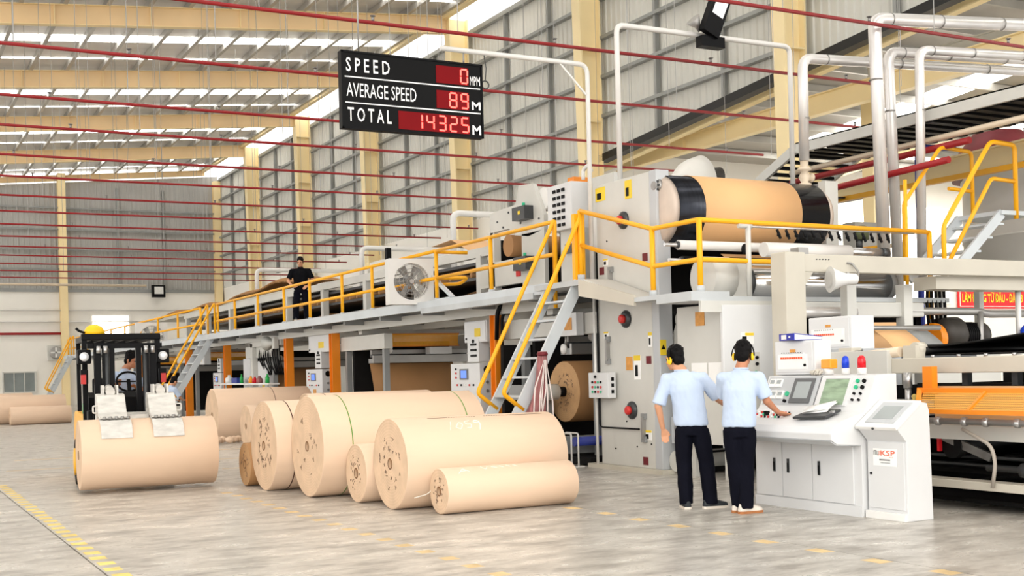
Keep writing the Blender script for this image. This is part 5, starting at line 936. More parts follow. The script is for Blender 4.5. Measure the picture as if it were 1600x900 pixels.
# buttons on the desk
dz = lambda x: 0.915 + (x - 8.0) * 0.25
bsrc = {}
for k in range(36):
    x = 8.03 + 0.07 * (k % 3); y = 9.93 - 0.052 * (k // 3); mt_ = ['black', 'red_button', 'paper', 'green_button', 'black', 'paper', 'red_button'][(k * 5) % 7]
    if mt_ not in bsrc: bsrc[mt_] = (MB().cyl((x, y, dz(x) - 0.005), (x, y, dz(x) + 0.022), 0.011, 8).done('desk_button', mt_, cn), x, y)
    else:
        s_, x0_, y0_ = bsrc[mt_]; like(s_, 'desk_button', cn, (x - x0_, y - y0_, dz(x) - dz(x0_)))
for y in (9.62, 9.66): MB().b(8.1, 8.13, y - 0.012, y + 0.012, 0.94, 0.985).done('selector', 'black', cn)
# things on the console
def meterbox(label, x, y0, y1, z0, z1, side, row=True):
    b_ = T('meter_box', label, 'electrical box', (x, (y0 + y1) / 2, z0), 'white meter boxes'); MB().b(x, x + side, y0, y1, z0, z1).done('case', 'console', b_, bevel=0.01)
    d_ = MB().b(x - 0.012, x, y0 + 0.03, y1 - 0.02, z0 + 0.03, z1 - 0.02).done('door', 'console', b_, bevel=0.003); w_ = y1 - y0; yc = (y0 + y1) / 2
    MB().b(x - 0.02, x - 0.012, yc - 0.03, yc + 0.05, z1 - 0.12, z1 - 0.09).done('pull', 'label_amber', d_)
    MB().b(x - 0.015, x - 0.012, y0 + 0.1, y1 - 0.06, z0 + 0.06, z1 - 0.14).done('card', 'paper', d_)
    for k in range(10): MB().b(x - 0.02, x - 0.014, y1 - 0.13 - 0.034 * k, y1 - 0.106 - 0.034 * k, z0 + 0.165, z0 + 0.185).done('orange_tab', 'logo_orange', d_)
    for k in range(9): MB().b(x - 0.018, x - 0.014, y1 - 0.13 - 0.036 * k, y1 - 0.12 - 0.036 * k, z0 + 0.225, z0 + 0.235).done('lamp', 'bezel', d_)
    MB().b(x - 0.02, x - 0.014, y0 + 0.13, y0 + 0.155, z0 + 0.17, z0 + 0.23).done('rocker', 'paper', d_); MB().cyl((x - 0.012, y0 + 0.13, z0 + 0.1), (x - 0.03, y0 + 0.13, z0 + 0.1), 0.014, 8).done('lock', 'black', d_)
meterbox('white meter box with orange tabs standing on the console, blue binder on top', 8.52, 9.35, 9.96, 1.345, 1.70, 0.22)
meterbox('second white meter box with orange tabs, behind and above the binder', 9.8, 10.15, 10.85, 1.61, 1.99, 0.35)
tag(MB().b(9.72, 10.3, 9.9, 11.3, 0.0, 1.61).done('plinth_cabinet', 'console_dark'), 'grey plinth cabinet under the rear meter box behind the console', 'cabinet')
bi = T('ring_binder', 'blue ring binder lying open-spined on the meter box', 'binder', (8.6, 9.75, 1.70))
Rb = Matrix.Translation((8.62, 9.68, 1.705)) @ Matrix.Rotation(R(-18), 4, 'Z')
MB().b(-0.14, 0.16, -0.19, 0.19, 0.0, 0.004).done('lower_cover', 'binder_blue', bi, xf=Rb); MB().prism([(-0.14, 0.004), (0.16, 0.004), (0.16, 0.03), (-0.14, 0.065)], 'y', -0.19, 0.19).done('pages', 'paper', bi, xf=Rb @ Matrix.Diagonal((0.96, 0.94, 1, 1)))
MB().prism([(-0.145, 0.066), (-0.14, 0.071), (0.165, 0.035), (0.165, 0.03)], 'y', -0.19, 0.19).done('upper_cover', 'binder_blue', bi, xf=Rb); MB().b(-0.15, -0.14, -0.19, 0.19, 0.0, 0.071).done('spine', 'binder_blue', bi, xf=Rb)
MB().b(-0.153, -0.15, 0.0, 0.13, 0.012, 0.06).done('spine_label', 'paper', bi, xf=Rb); MB().b(-0.153, -0.15, -0.1, -0.06, 0.025, 0.045).done('spine_tag', 'paper', bi, xf=Rb)
for y, nm, mt_, w_ in ((9.2, 'amber', 'amber_lamp', 0.05), (8.96, 'blue', 'blue_lamp', 0.04), (8.74, 'red', 'red_lamp', 0.045)):
    g = T('beacon', nm + ' warning beacon with white base on the console top', 'lamp', (8.56, y, 1.345), 'warning beacons on the console'); MB().lathe([(w_, 0), (w_, 0.055), (w_ * 0.95, 0.06)], (8.56, y, 1.345), (0, 0, 1), 20).done('base', 'white_paint', g)
    if nm == 'amber': MB().b(8.51, 8.61, y - 0.08, y + 0.06, 1.405, 1.5).done('lens', mt_, g, bevel=0.012)
    else: MB().lathe([(w_ * 0.9, 0), (w_ * 0.92, 0.06), (w_ * 0.8, 0.1), (w_ * 0.4, 0.12), (0.005, 0.122)], (8.56, y, 1.405), (0, 0, 1), 20).done('lens', mt_, g)
gl = T('work_gloves', 'crumpled pair of off white work gloves on the console top', 'gloves', (8.5, 9.3, 1.36))
MB().sph((8.5, 9.28, 1.375), 0.05, 10, (0.8, 1.2, 0.6)).sph((8.47, 9.33, 1.37), 0.03, 8, (1, 1.4, 0.7)).done('palm', 'glove', gl)
for k in range(4): MB().tube([(8.48, 9.25 + 0.012 * k, 1.385), (8.455, 9.2 + 0.03 * k, 1.38 + 0.01 * (k % 2)), (8.44, 9.21 + 0.035 * k, 1.345)], 0.011, 6, f=0.02).done('finger', 'glove', gl)
fo = T('clipboard', 'black clipboard lying on the console desk under papers', 'clipboard', (8.1, 8.85, 0.95)); Rf = Matrix.Translation((8.09, 8.87, 0.958)) @ Matrix.Rotation(R(-14), 4, 'Y') @ Matrix.Rotation(R(8), 4, 'Z')
MB().b(-0.12, 0.12, -0.2, 0.2, 0, 0.022).done('board', 'dark_steel', fo, xf=Rf); MB().b(-0.02, 0.02, -0.21, -0.17, 0.02, 0.04).done('clip', 'steel', fo, xf=Rf)
pa = T('paper_sheets', 'loose stack of white papers on the black clipboard', 'papers', (8.12, 8.85, 0.99))
for k in range(3):
    m = MB(); m.grid([[(-0.1 + 0.2 * i / 6, y, 0.006 * k + 0.012 * math.sin(3 * i / 6 + k)) for i in range(7)] for y in (-0.15, 0.0, 0.15)]); m.done('sheet', 'paper', pa, solid=0.002, xf=Matrix.Translation((8.17, 8.92, 1.02 + 0.004 * k)) @ Matrix.Rotation(R(-24), 4, 'Y') @ Matrix.Rotation(R(12 + 9 * k), 4, 'Z'))
# operator terminal beside the console
ot = T('operator_terminal', 'freestanding white operator terminal with tilted touch screen and company logo plate', 'terminal', (8.4, 8.17, 0))
tp = [(8.29, 0.0), (8.29, 0.725), (8.19, 0.83), (8.17, 0.87), (8.48, 1.085), (8.56, 1.07), (8.585, 1.0), (8.61, 0.0)]
MB().prism(tp, 'y', 7.93, 8.42).done('body', 'console', ot, bevel=0.006)
MB().prism([(8.16, 0.835), (8.145, 0.862), (8.475, 1.10), (8.49, 1.075)], 'y', 7.92, 8.43).done('lid', 'white_paint', ot, bevel=0.004)
d_ = MB().b(8.278, 8.29, 7.955, 8.40, 0.10, 0.715).done('door', 'console', ot, bevel=0.003); MB().cyl((8.278, 8.36, 0.42), (8.266, 8.36, 0.42), 0.012, 10).done('lock', 'black', d_)
MB().b(8.25, 8.29, 7.93, 8.42, 0, 0.07).done('plinth', 'white_paint', ot, bevel=0.004); MB().cyl((8.152, 8.2, 0.848), (8.142, 8.2, 0.845), 0.012, 8).done('screw', 'dark_steel', ot)
lp = MB().b(8.274, 8.278, 8.04, 8.33, 0.495, 0.655).done('logo_plate', 'paper', d_)
lf = lambda y, z: frame((8.2735, y, z), (0, -1, 0), (0, 0, 1))
def stroke(pts, r, mat): MB().tube([(8.2735, y, z) for y, z in pts], r, 6, f=0.008).done('logo_mark', mat, d_)
zb, zt = 0.595, 0.635
stroke([(8.320, zb), (8.320, zt), (8.302, zt), (8.302, zb)], 0.0032, 'logo_grey'); stroke([(8.302, zt - 0.004), (8.302, zt), (8.284, zt), (8.284, zb), (8.266, zb), (8.266, zt)], 0.0032, 'logo_grey'); stroke([(8.266, zb), (8.250, zb), (8.250, zt)], 0.0032, 'logo_orange')
text('logo_letters', 'KSP', 'logo_orange', lf(8.236, 0.59), 0.05, d_, width=0.178, bold=0.01, thick=0.001); text('lettering', 'GROUP', 'logo_orange', lf(8.13, 0.572), 0.009, d_, width=0.05, thick=0.001)
text('lettering', 'KSP MIKSP CO., LTD', 'logo_grey', lf(8.27, 0.54), 0.013, d_, width=0.14, bold=0.02, thick=0.001) if False else None
for z, a, b_ in ((0.545, 8.255, 8.12), (0.522, 8.24, 8.12)):
    for k in range(9): MB().b(8.2725, 8.274, b_ + (a - b_) * k / 9, b_ + (a - b_) * (k + 0.72) / 9, z, z + (0.013 if z > 0.53 else 0.006)).done('small_print', 'logo_grey', d_)
tu = Vector((0.33, 0, 0.238)).normalized(); tn = Vector((-tu.z, 0, tu.x)); T0 = Vector((8.145, 0, 0.862))
def lid_box(name, ya, yb, ta, tb, mat, h, base=0.0):
    m = MB(); p = [T0 + tu * t + Vector((0, y, 0)) + tn * q for q in (base, base + h) for y, t in ((ya, ta), (yb, ta), (yb, tb), (ya, tb))]
    v = [m.bm.verts.new(q) for q in p]; m.face(v[:4][::-1]); m.face(v[4:]); m.skin2(v[:4], v[4:], False); return m.done(name, mat, ot)
lid_box('screen_frame', 7.98, 8.34, 0.06, 0.36, 'console_dark', 0.01); lid_box('screen', 8.04, 8.28, 0.11, 0.30, 'screen_grey', 0.003, 0.01)

# ------------------------------------------------------------------ kraft paper rolls on the floor
paper_roll('paper_roll', 'big kraft roll in front with chalk number 1059 on its side', 4.95, 12.07, 0.49, 0.49, 1.95, marks=26)
paper_roll('paper_roll', 'small slim kraft roll lying nearest, in front of the big chalked roll', 5.17, 11.3, 0.237, 0.237, 1.55, marks=22, bore=0.04)
paper_roll('paper_roll', 'tallest kraft roll, with a green band round it', 4.66, 13.97, 0.61, 0.61, 2.15, marks=14, strap=((0.36, 'strap_green'), (1.9, 'strap_green')))
paper_roll('paper_roll', 'medium kraft roll squeezed between the tallest and the big chalked roll', 4.9, 12.97, 0.335, 0.335, 1.4, marks=24)
paper_roll('paper_roll', 'kraft roll with a dark brown band, left of the tallest one', 4.48, 15.17, 0.575, 0.575, 2.0, marks=40, strap=((0.25, 'strap_brown'),))
paper_roll('paper_roll', 'low dark ended kraft roll peeping out at the left end of the row', 4.46, 16.0, 0.29, 0.29, 1.2, 'kraft_dark', 'kraft_end_dark', 20)
paper_roll('paper_roll', 'kraft roll hidden behind the tallest one, only its top edge showing', 5.62, 16.9, 0.60, 0.60, 1.95, strap=((0.25, 'strap_brown'),))
paper_roll('paper_roll', 'kraft roll standing farther back, between the row and the far big roll', 6.9, 24.6, 0.44, 0.44, 1.6)
paper_roll('paper_roll', 'far big kraft roll lying alone near the shelf and second stair', 6.95, 27.57, 0.605, 0.605, 2.25, strap=((1.35, 'strap_brown'),))
paper_roll('paper_roll', 'slim kraft roll at the far left, in front of its pile', 4.3, 44.6, 0.31, 0.31, 1.98)
paper_roll('paper_roll', 'thick kraft roll at the far left, behind the slim one', 3.3, 45.8, 0.50, 0.50, 2.95)
paper_roll('paper_roll', 'rearmost kraft roll of the far left pile', 3.2, 51.5, 0.52, 0.52, 2.6)
paper_roll('paper_roll', 'kraft roll gripped by the forklift clamp, just off the floor', 2.40, 16.4, 0.50, 0.455, 1.72, rot=R(-3.5))
# chalk writing and dotted ink line on the big roll
wr_ = [o for o in COL.objects if o.get('label', '').startswith('big kraft roll in front')][0]
def on_roll(y, z, r, x, a): return (x, y - r * math.cos(a), z + r * math.sin(a))
m = MB()
for k in range(46):
    if k in (19, 20, 21): continue
    x = 5.35 + 0.031 * k; m.bar(on_roll(12.07, 0.49, 0.491, x, R(76)), on_roll(12.07, 0.49, 0.491, x + (0.018 if 6 < k < 30 else 0.027), R(76)), 0.008 if 6 < k < 26 else 0.016, 0.003)
stuff(m.done('ink_line', 'ink', wr_))
def chalk(strokes, par, y, z, r, mat='chalk', w=0.007):
    for st in strokes:
        pts = [on_roll(y, z, r + 0.001, x, R(a)) for x, a in st]; MB().tube(pts, w, 5, f=0.02).done('chalk_stroke', mat, par)
chalk([[(5.52, 45), (5.57, 62)], [(5.60, 50), (5.66, 60), (5.70, 56), (5.65, 46), (5.60, 50)], [(5.80, 63), (5.73, 61), (5.74, 55), (5.80, 55), (5.78, 48), (5.73, 48)], [(5.90, 58), (5.84, 58), (5.85, 63), (5.90, 62), (5.91, 56), (5.87, 44)]], wr_, 12.07, 0.49, 0.49, w=0.005)
sr_ = [o for o in COL.objects if o.get('label', '').startswith('small slim kraft roll lying nearest')][0]
chalk([[(5.33, 50), (5.40, 70), (5.46, 55)], [(5.36, 58), (5.45, 60)], [(5.62, 75), (5.66, 60), (5.70, 75)], [(5.74, 72), (5.80, 64)], [(5.84, 74), (5.88, 64)], [(5.92, 74), (5.96, 66)], [(6.0, 74), (6.04, 66)]], sr_, 11.3, 0.237, 0.237, w=0.004)
tag(MB().tube([(5.0, 11.55, 0.16), (5.15, 11.5, 0.20), (5.25, 11.55, 0.32)], 0.004, 5, f=0.05).done('string', 'chalk'), 'loose white string trailing between big roll and small slim roll', 'string')
sc_ = T('paper_scraps', 'crumpled kraft paper scraps on the floor behind the roll row', 'paper', (7.3, 26.4, 0))
for k in range(7): MB().sph((6.65 + 0.12 * k, 26.3 + 0.1 * (k % 3), 0.09), 0.1, 7, (1.2, 0.9, 0.8)).done('scrap', 'kraft', sc_)

# ------------------------------------------------------------------ the forklift
fk = T('forklift', 'yellow forklift with black mast and white roll clamp carrying a kraft roll', 'forklift', (3.25, 18.4, 0))
X0 = 3.12
MB().prism([(17.75, 0.25), (17.75, 0.85), (18.1, 0.95), (19.9, 1.0), (20.1, 0.8), (20.1, 0.25)], 'x', X0 - 0.5, X0 + 0.5).done('body', 'amber_fork', fk, bevel=0.03)
MB().b(X0 - 0.58, X0 - 0.5, 17.6, 18.0, 0.3, 0.9).b(X0 + 0.5, X0 + 0.58, 17.6, 18.0, 0.3, 0.9).done('front_fender', 'amber_fork', fk, bevel=0.02)
for sx in (-1, 1):
    for y, r, ox in ((17.85, 0.33, 0.55), (19.7, 0.27, 0.36)):
        w_ = MB().lathe([(r * 0.6, 0), (r * 0.97, 0.0), (r, 0.03), (r, 0.17), (r * 0.97, 0.2), (r * 0.6, 0.2)], (X0 + sx * ox - 0.1, y, r), (1, 0, 0), 32).done('wheel', 'rubber', fk)
        MB().lathe([(r * 0.58, 0), (r * 0.58, 0.02), (r * 0.2, 0.03)], (X0 + sx * (ox + 0.1), y, r), (sx, 0, 0), 20).done('hub', 'amber_fork', w_)
for sx in (-1, 1):
    MB().b(X0 + sx * 0.5 - 0.035, X0 + sx * 0.5 + 0.035, 17.8, 17.88, 0.9, 2.06).done('front_pillar', 'black', fk); MB().b(X0 + sx * 0.45 - 0.03, X0 + sx * 0.45 + 0.03, 19.5, 19.58, 1.0, 2.06).done('rear_pillar', 'black', fk)
MB().b(X0 - 0.54, X0 + 0.54, 17.78, 17.9, 2.04, 2.13).done('roof_front_bar', 'black', fk, bevel=0.01); MB().b(X0 - 0.48, X0 - 0.42, 17.8, 19.6, 2.04, 2.12).b(X0 + 0.42, X0 + 0.48, 17.8, 19.6, 2.04, 2.12).b(X0 - 0.48, X0 + 0.48, 19.52, 19.6, 2.04, 2.12).done('roof_frame', 'black', fk)
b0 = MB().b(X0 - 0.4, X0 - 0.37, 17.9, 19.52, 2.05, 2.1).done('roof_bar', 'black', fk)
for k in range(1, 6): like(b0, 'roof_bar', fk, (0.16 * k, 0, 0))
for sx in (-1, 1):
    for q, (dx, y, w_) in enumerate(((0.37, 17.38, 0.09), (0.27, 17.34, 0.08), (0.18, 17.40, 0.07))): MB().b(X0 + sx * dx - w_ / 2, X0 + sx * dx + w_ / 2, y - 0.06, y + 0.06, 0.3, 1.97 - 0.02 * q).done('mast_rail', 'black', fk)
    cy2 = MB().cyl((X0 + sx * 0.255, 17.30, 0.4), (X0 + sx * 0.255, 17.30, 1.86), 0.03, 12).done('lift_cylinder', 'dark_steel', fk); MB().cyl((X0 + sx * 0.36, 17.28, 1.84), (X0 + sx * 0.36, 17.28, 1.94), 0.03, 12).cyl((X0 + sx * 0.27, 17.28, 1.84), (X0 + sx * 0.27, 17.28, 1.94), 0.03, 12).done('chain_pulley', 'steel', fk)
for z in (1.94, 0.95): MB().b(X0 - 0.5 if z > 1.5 else X0 - 0.44, X0 + 0.5 if z > 1.5 else X0 + 0.44, 17.36, 17.44, z - 0.03, z + 0.04).done('mast_cross_bar', 'black', fk)
# lamps
for sx in (-1, 1):
    x = X0 + sx * 0.53; h_ = MB().b(x - 0.09, x + 0.09, 17.5, 17.62, 1.70, 1.9).done('headlamp', 'black', fk, bevel=0.015); MB().lathe([(0.065, 0), (0.06, 0.012), (0.02, 0.02)], (x, 17.5, 1.8), (0, -1, 0), 20).done('lens', 'lamp_glass', h_); MB().b(x - 0.02, x + 0.02, 17.62, 17.8, 1.78, 1.82).done('stalk', 'black', h_)
    s_ = MB().b(x - 0.05, x + 0.05, 17.55, 17.64, 1.42, 1.62).done('turn_signal', 'black', fk, bevel=0.01); MB().b(x - 0.04 + 0.01 * sx, x + 0.03 + 0.01 * sx, 17.53, 17.55, 1.42, 1.55).done('red_lens', 'red_button', s_)
# carriage and clamp
MB().b(X0 - 0.42, X0 + 0.42, 17.16, 17.26, 0.85, 0.95).b(X0 - 0.42, X0 + 0.42, 17.16, 17.26, 0.45, 0.55).b(X0 - 0.3, X0 + 0.3, 17.12, 17.18, 0.72, 1.02).done('carriage', 'clamp_paint', fk); MB().b(X0 - 0.2, X0 + 0.2, 16.98, 17.12, 0.78, 0.98).done('clamp_frame', 'clamp_paint', fk); MB().cyl((X0 - 0.45, 16.95, 0.95), (X0 + 0.45, 16.95, 0.95), 0.05, 14).done('pivot_shaft', 'clamp_paint', fk)
MB().b(X0 - 0.2, X0 + 0.2, 16.62, 16.72, 0.93, 1.0).done('arm_link', 'clamp_paint', fk)
outer = [(16.84, 0.92), (16.86, 1.2), (16.78, 1.29), (16.64, 1.27), (16.54, 1.15), (16.46, 1.04), (16.36, 0.995), (16.22, 0.985)]
inner = [(16.22, 0.965), (16.40, 0.968), (16.54, 0.99), (16.64, 1.06), (16.70, 1.10), (16.74, 1.08), (16.76, 0.92)]
for sx in (-1, 1):
    xc = 2.84 if sx < 0 else 3.49
    a_ = MB().prism(outer + inner, 'x', xc - 0.18, xc + 0.18).done('clamp_arm', 'clamp_paint', fk, bevel=0.01)
    MB().prism([(15.985, 0.72), (16.06, 0.87), (16.18, 0.945), (16.36, 0.972), (16.6, 0.95), (16.6, 0.935), (16.36, 0.96), (16.19, 0.932), (16.075, 0.86), (16.0, 0.715)], 'x', xc - 0.19, xc + 0.20).done('clamp_pad', 'clamp_paint', fk, bevel=0.005)
    for k in range(5): MB().cyl((xc - 0.15 + 0.075 * k, 16.2, 0.975), (xc - 0.11 + 0.075 * k, 16.2, 0.975), 0.022, 10).done('hinge_knuckle', 'worn_steel', a_)
    MB().cyl((xc, 16.9, 1.35), (xc, 16.66, 1.31), 0.06, 16).done('clamp_cylinder', 'clamp_paint', fk)
    for q in (-0.09, 0.09): MB().b(xc + q - 0.012, xc + q + 0.012, 16.66, 16.9, 1.2, 1.40).done('cylinder_lug', 'clamp_paint', a_)
    MB().tube([(xc + sx * 0.18, 16.5, 1.04), (xc + sx * 0.24, 16.5, 1.04), (xc + sx * 0.24, 16.5, 1.13), (xc + sx * 0.18, 16.5, 1.13)], 0.012, 6, f=0.02).done('lifting_eye', 'clamp_paint', a_)
# cockpit
MB().b(X0 - 0.35, X0 + 0.35, 18.9, 19.3, 0.95, 1.08).done('seat', 'black', fk, bevel=0.03); MB().b(X0 - 0.28, X0 + 0.34, 19.2, 19.32, 1.08, 1.5).done('backrest', 'black', fk, bevel=0.03)
MB().prism([(17.95, 0.9), (17.95, 1.22), (18.1, 1.3), (18.2, 1.25), (18.2, 0.9)], 'x', X0 - 0.45, X0 + 0.45).done('dashboard', 'black', fk, bevel=0.01)
sw = MB().tube([(3.26 + 0.17 * math.cos(2 * math.pi * k / 24), 18.28 + 0.08 * math.sin(2 * math.pi * k / 24), 1.44 + 0.14 * math.sin(2 * math.pi * k / 24)) for k in range(25)], 0.016, 8, cap=False).done('steering_wheel', 'black', fk); MB().bar((3.1, 18.28, 1.44), (3.42, 18.28, 1.44), 0.025, 0.02).bar((3.26, 18.3, 1.46), (3.26, 18.1, 1.2), 0.05, 0.05).done('column', 'black', sw)
MB().b(X0 - 0.5, X0 - 0.34, 17.5, 17.75, 0.55, 1.05).done('hose_box', 'black', fk, bevel=0.02); MB().lathe([(0.04, 0), (0.04, 0.14), (0.015, 0.18), (0.015, 0.2)], (X0 - 0.5, 17.9, 1.0), (0, 0, 1), 12).done('green_bottle', 'bottle_green', fk)
hh = T('hard_hat', 'yellow hard hat lying on the forklift roof', 'helmet', (2.95, 18.2, 2.13)); MB().lathe([(0.15, 0), (0.14, 0.06), (0.10, 0.12), (0.04, 0.145), (0.002, 0.148)], (2.9, 18.1, 2.125), (0, 0, 1), 24).done('shell', 'ear_yellow', hh); MB().lathe([(0.16, 0), (0.165, 0.012), (0.14, 0.015)], (2.88, 18.1, 2.12), (0, 0, 1), 24).done('brim', 'ear_yellow', hh); MB().tube([(2.76, 18.05, 2.15), (2.68, 18.05, 2.18), (2.64, 18.05, 2.22)], 0.02, 6, f=0.03).done('strap', 'black', hh)

fk.location = (3.2 + 0.05 * math.cos(R(-4)) + 2.0 * math.sin(R(4)), 16.4 + 2.0 * math.cos(R(4)) + 0.05 * math.sin(R(-4)), 0); fk.rotation_euler.z = R(-4)
# ------------------------------------------------------------------ people
def bake(mb, name, mat, parent, vox, smooth=3, fac=0.5, crease=0.0):
    o = mb.done(name, mat, None)
    md = o.modifiers.new('union', 'REMESH'); md.mode = 'VOXEL'; md.voxel_size = vox; md.use_smooth_shade = True
    sm = o.modifiers.new('soft', 'SMOOTH'); sm.factor = fac; sm.iterations = smooth
    dg = bpy.context.evaluated_depsgraph_get(); me = bpy.data.meshes.new_from_object(o.evaluated_get(dg)); bpy.data.objects.remove(o)
    if crease:
        nrm_ = [v.normal.copy() for v in me.vertices]
        for v, nv in zip(me.vertices, nrm_):
            q = v.co.copy(); v.co = q + nv * (crease * noise.noise(Vector((q.x * 13, q.y * 13, q.z * 6))) + 0.5 * crease * noise.noise(Vector((q.x * 30, q.y * 30, q.z * 17 + q.x * 20))))
    for p in me.polygons: p.use_smooth = True
    return link(name, me, mat, parent)
def cap(m, p0, r0, p1, r1, n=12): m.sph(p0, r0, n); m.sph(p1, r1, n); m.cyl(p0, p1, r0, n, r2=r1); return m
def loft(m, rings, n=20):
    """rings: (centre, rx, ry, axis_x, axis_y)"""
    V = [[m.bm.verts.new(Vector(c) + ax * (rx * math.cos(2 * math.pi * k / n)) + ay * (ry * math.sin(2 * math.pi * k / n))) for k in range(n)] for c, rx, ry, ax, ay in rings]
    for A, B in zip(V, V[1:]): m.skin2(A, B)
    m.face(V[0][::-1]); m.face(V[-1])
def human(name, label, base, az, J, shirt, trousers='trousers', muffs=False, shoe='shoe_dark', vox=0.007, skin='skin', sc=(1, 1, 1)):
    J = {k: (tuple(v[i] * sc[i] for i in range(3)) if isinstance(v, tuple) else v) for k, v in J.items()}
    P = T(name, label, 'person', base, None)
    fx = Vector((math.cos(R(az)), -math.sin(R(az)), 0)); fy = Vector((math.sin(R(az)), math.cos(R(az)), 0)); B = Vector(base)
    w = lambda p: B + fx * p[0] + fy * p[1] + Vector((0, 0, p[2]))
    hy = R(az + J.get('head_yaw', 0)); hx = Vector((math.cos(hy), -math.sin(hy), 0)); hf0 = Vector((math.sin(hy), math.cos(hy), 0)); pt = R(J.get('head_pitch', 0))
    hf = hf0 * math.cos(pt) + Vector((0, 0, 1)) * math.sin(pt); hz = hx.cross(hf)
    hc = w(J['head']); H = lambda x, y, z: hc + hx * x + hf * y + hz * z
    HR = Matrix((hx, hf, hz)).transposed()
    m = MB()
    # head, face, neck
    m.sph(H(0, -0.01, 0.02), 0.1, 20, (0.76, 0.95, 0.98), HR); m.sph(H(0, 0.028, -0.045), 0.1, 18, (0.6, 0.62, 0.72), HR); m.sph(H(0, 0.055, -0.09), 0.03, 10, (1.1, 0.9, 0.8), HR)
    m.sph(H(0, 0.095, -0.03), 0.014, 8, (1.1, 1.2, 1.0), HR); cap(m, H(0, 0.082, 0.0), 0.009, H(0, 0.098, -0.028), 0.013, 8); m.sph(H(0, 0.075, 0.02), 0.05, 10, (1.1, 0.35, 0.3), HR)
    for s in (-1, 1): m.sph(H(s * 0.078, -0.012, -0.02), 0.03, 10, (0.35, 0.7, 1.1), HR); m.sph(H(s * 0.04, 0.06, -0.035), 0.025, 8, (1, 0.8, 0.8), HR)
    cap(m, H(0, -0.025, -0.08), 0.056, w(J['neck']), 0.062)
    ch, pv = Vector(w(J['chest'])), Vector(w(J['pelvis']))
    cap(m, w(J['neck']), 0.055, ch, 0.075); cap(m, ch, 0.085, pv, 0.08)
    for s, S in ((-1, 'L'), (1, 'R')):
        sh, el, wr, ha = (Vector(w(J[k + S])) for k in ('sh', 'el', 'wr', 'ha'))
        cap(m, ch, 0.055, sh, 0.045); cap(m, sh, 0.045, el, 0.038); cap(m, el, 0.040, wr, 0.026)
        d = (ha - wr).normalized(); L_ = (ha - wr).length; side = fx * J.get('thumb' + S, -s)
        side = (side - d * side.dot(d)).normalized(); nrm = d.cross(side).normalized(); cur = J.get('curl' + S, 0.25)
        for q in (-0.024, 0.0, 0.024): cap(m, wr, 0.019, wr + d * 0.085 + side * q, 0.0135, 8)
        pd = fy if False else nrm * J.get('palm' + S, 1)
        for i, (q, ln) in enumerate(((0.030, 0.072), (0.011, 0.082), (-0.009, 0.077), (-0.028, 0.06))):
            k0 = wr + d * 0.088 + side * q; k1 = k0 + (d * math.cos(cur) + pd * math.sin(cur)) * ln * 0.5 + side * q * 0.15; k2 = k1 + (d * math.cos(2 * cur) + pd * math.sin(2 * cur)) * ln * 0.5
            cap(m, k0, 0.0105, k1, 0.0092, 8); cap(m, k1, 0.0092, k2, 0.0075, 8)
        t0 = wr + d * 0.03 + side * 0.022; t1 = t0 + (d * 0.75 + side * 0.6).normalized() * 0.04; t2 = t1 + (d * 0.95 + side * 0.25 + pd * 0.2).normalized() * 0.032
        cap(m, t0, 0.014, t1, 0.011, 8); cap(m, t1, 0.011, t2, 0.0085, 8)
        hp, kn, an = (Vector(w(J[k + S])) for k in ('hip', 'kn', 'an'))
        cap(m, pv, 0.06, hp - Vector((0, 0, 0.06)), 0.06); cap(m, hp - Vector((0, 0, 0.06)), 0.06, kn, 0.05); cap(m, kn, 0.05, an, 0.036)
        cap(m, an, 0.036, an + Vector((0, 0, -0.04)) + fy * 0.06, 0.028)
    bake(m, 'body', skin, P, vox, 2, 0.4)
    for s in (-1, 1):
        MB().sph(H(s * 0.031, 0.078, 0.0), 0.011, 8).done('eye', 'eye', P); MB().bar(H(s * 0.018, 0.088, 0.02), H(s * 0.045, 0.078, 0.022), 0.008, 0.006).done('eyebrow', 'hair', P)
    MB().sph(H(0, 0.083, -0.062), 0.02, 10, (1.1, 0.4, 0.3), HR).done('mouth', 'lip', P)
    # hair
    m = MB(); m.sph(H(0, -0.022, 0.045), 0.1, 20, (0.86, 0.98, 0.92), HR); m.sph(H(0, -0.06, -0.02), 0.08, 16, (0.94, 0.66, 0.86), HR); m.sph(H(0, -0.068, -0.06), 0.06, 12, (0.85, 0.5, 0.62), HR)
    for k in range(26):
        a = k * 2.399; e = 0.15 + 0.8 * (k / 26); m.sph(H(0.075 * math.cos(a) * math.sin(e * 1.5), -0.03 + 0.085 * math.sin(a) * math.sin(e * 1.5), 0.05 + 0.085 * math.cos(e * 1.5)), 0.022, 6)
    for s in (-1, 1): m.sph(H(s * 0.074, 0.012, 0.0), 0.03, 8, (0.4, 0.7, 1.0), HR)
    bake(m, 'hair', 'hair', P, 0.007, 2, 0.3)
    # shirt: torso loft, sleeves, collar
    nk = Vector(w(J['neck'])); shL, shR = Vector(w(J['shL'])), Vector(w(J['shR'])); ax = (shR - shL).normalized(); ay = fy
    hem = Vector(w(J.get('hem', (J['pelvis'][0], J['pelvis'][1], J['pelvis'][2] - 0.05)))); half = (shR - shL).length / 2; mid = (shL + shR) / 2
    m = MB()
    wst = J.get('waist', 0.165)
    loft(m, [(hem, wst, 0.115, fx, fy), (hem.lerp(ch, 0.12), wst * 1.02, 0.12, fx, fy), (hem.lerp(ch, 0.5), wst * 1.0, 0.118, fx, fy), (ch, half * 0.93, 0.125, ax, fy), (mid - Vector((0, 0, 0.06)), half * 0.96, 0.115, ax, fy), (mid + Vector((0, 0, 0.0)), half * 0.74, 0.092, ax, fy), (mid.lerp(nk, 0.55), half * 0.45, 0.076, ax, fy), (nk + Vector((0, 0, 0.0)), 0.068, 0.066, ax, fy)])
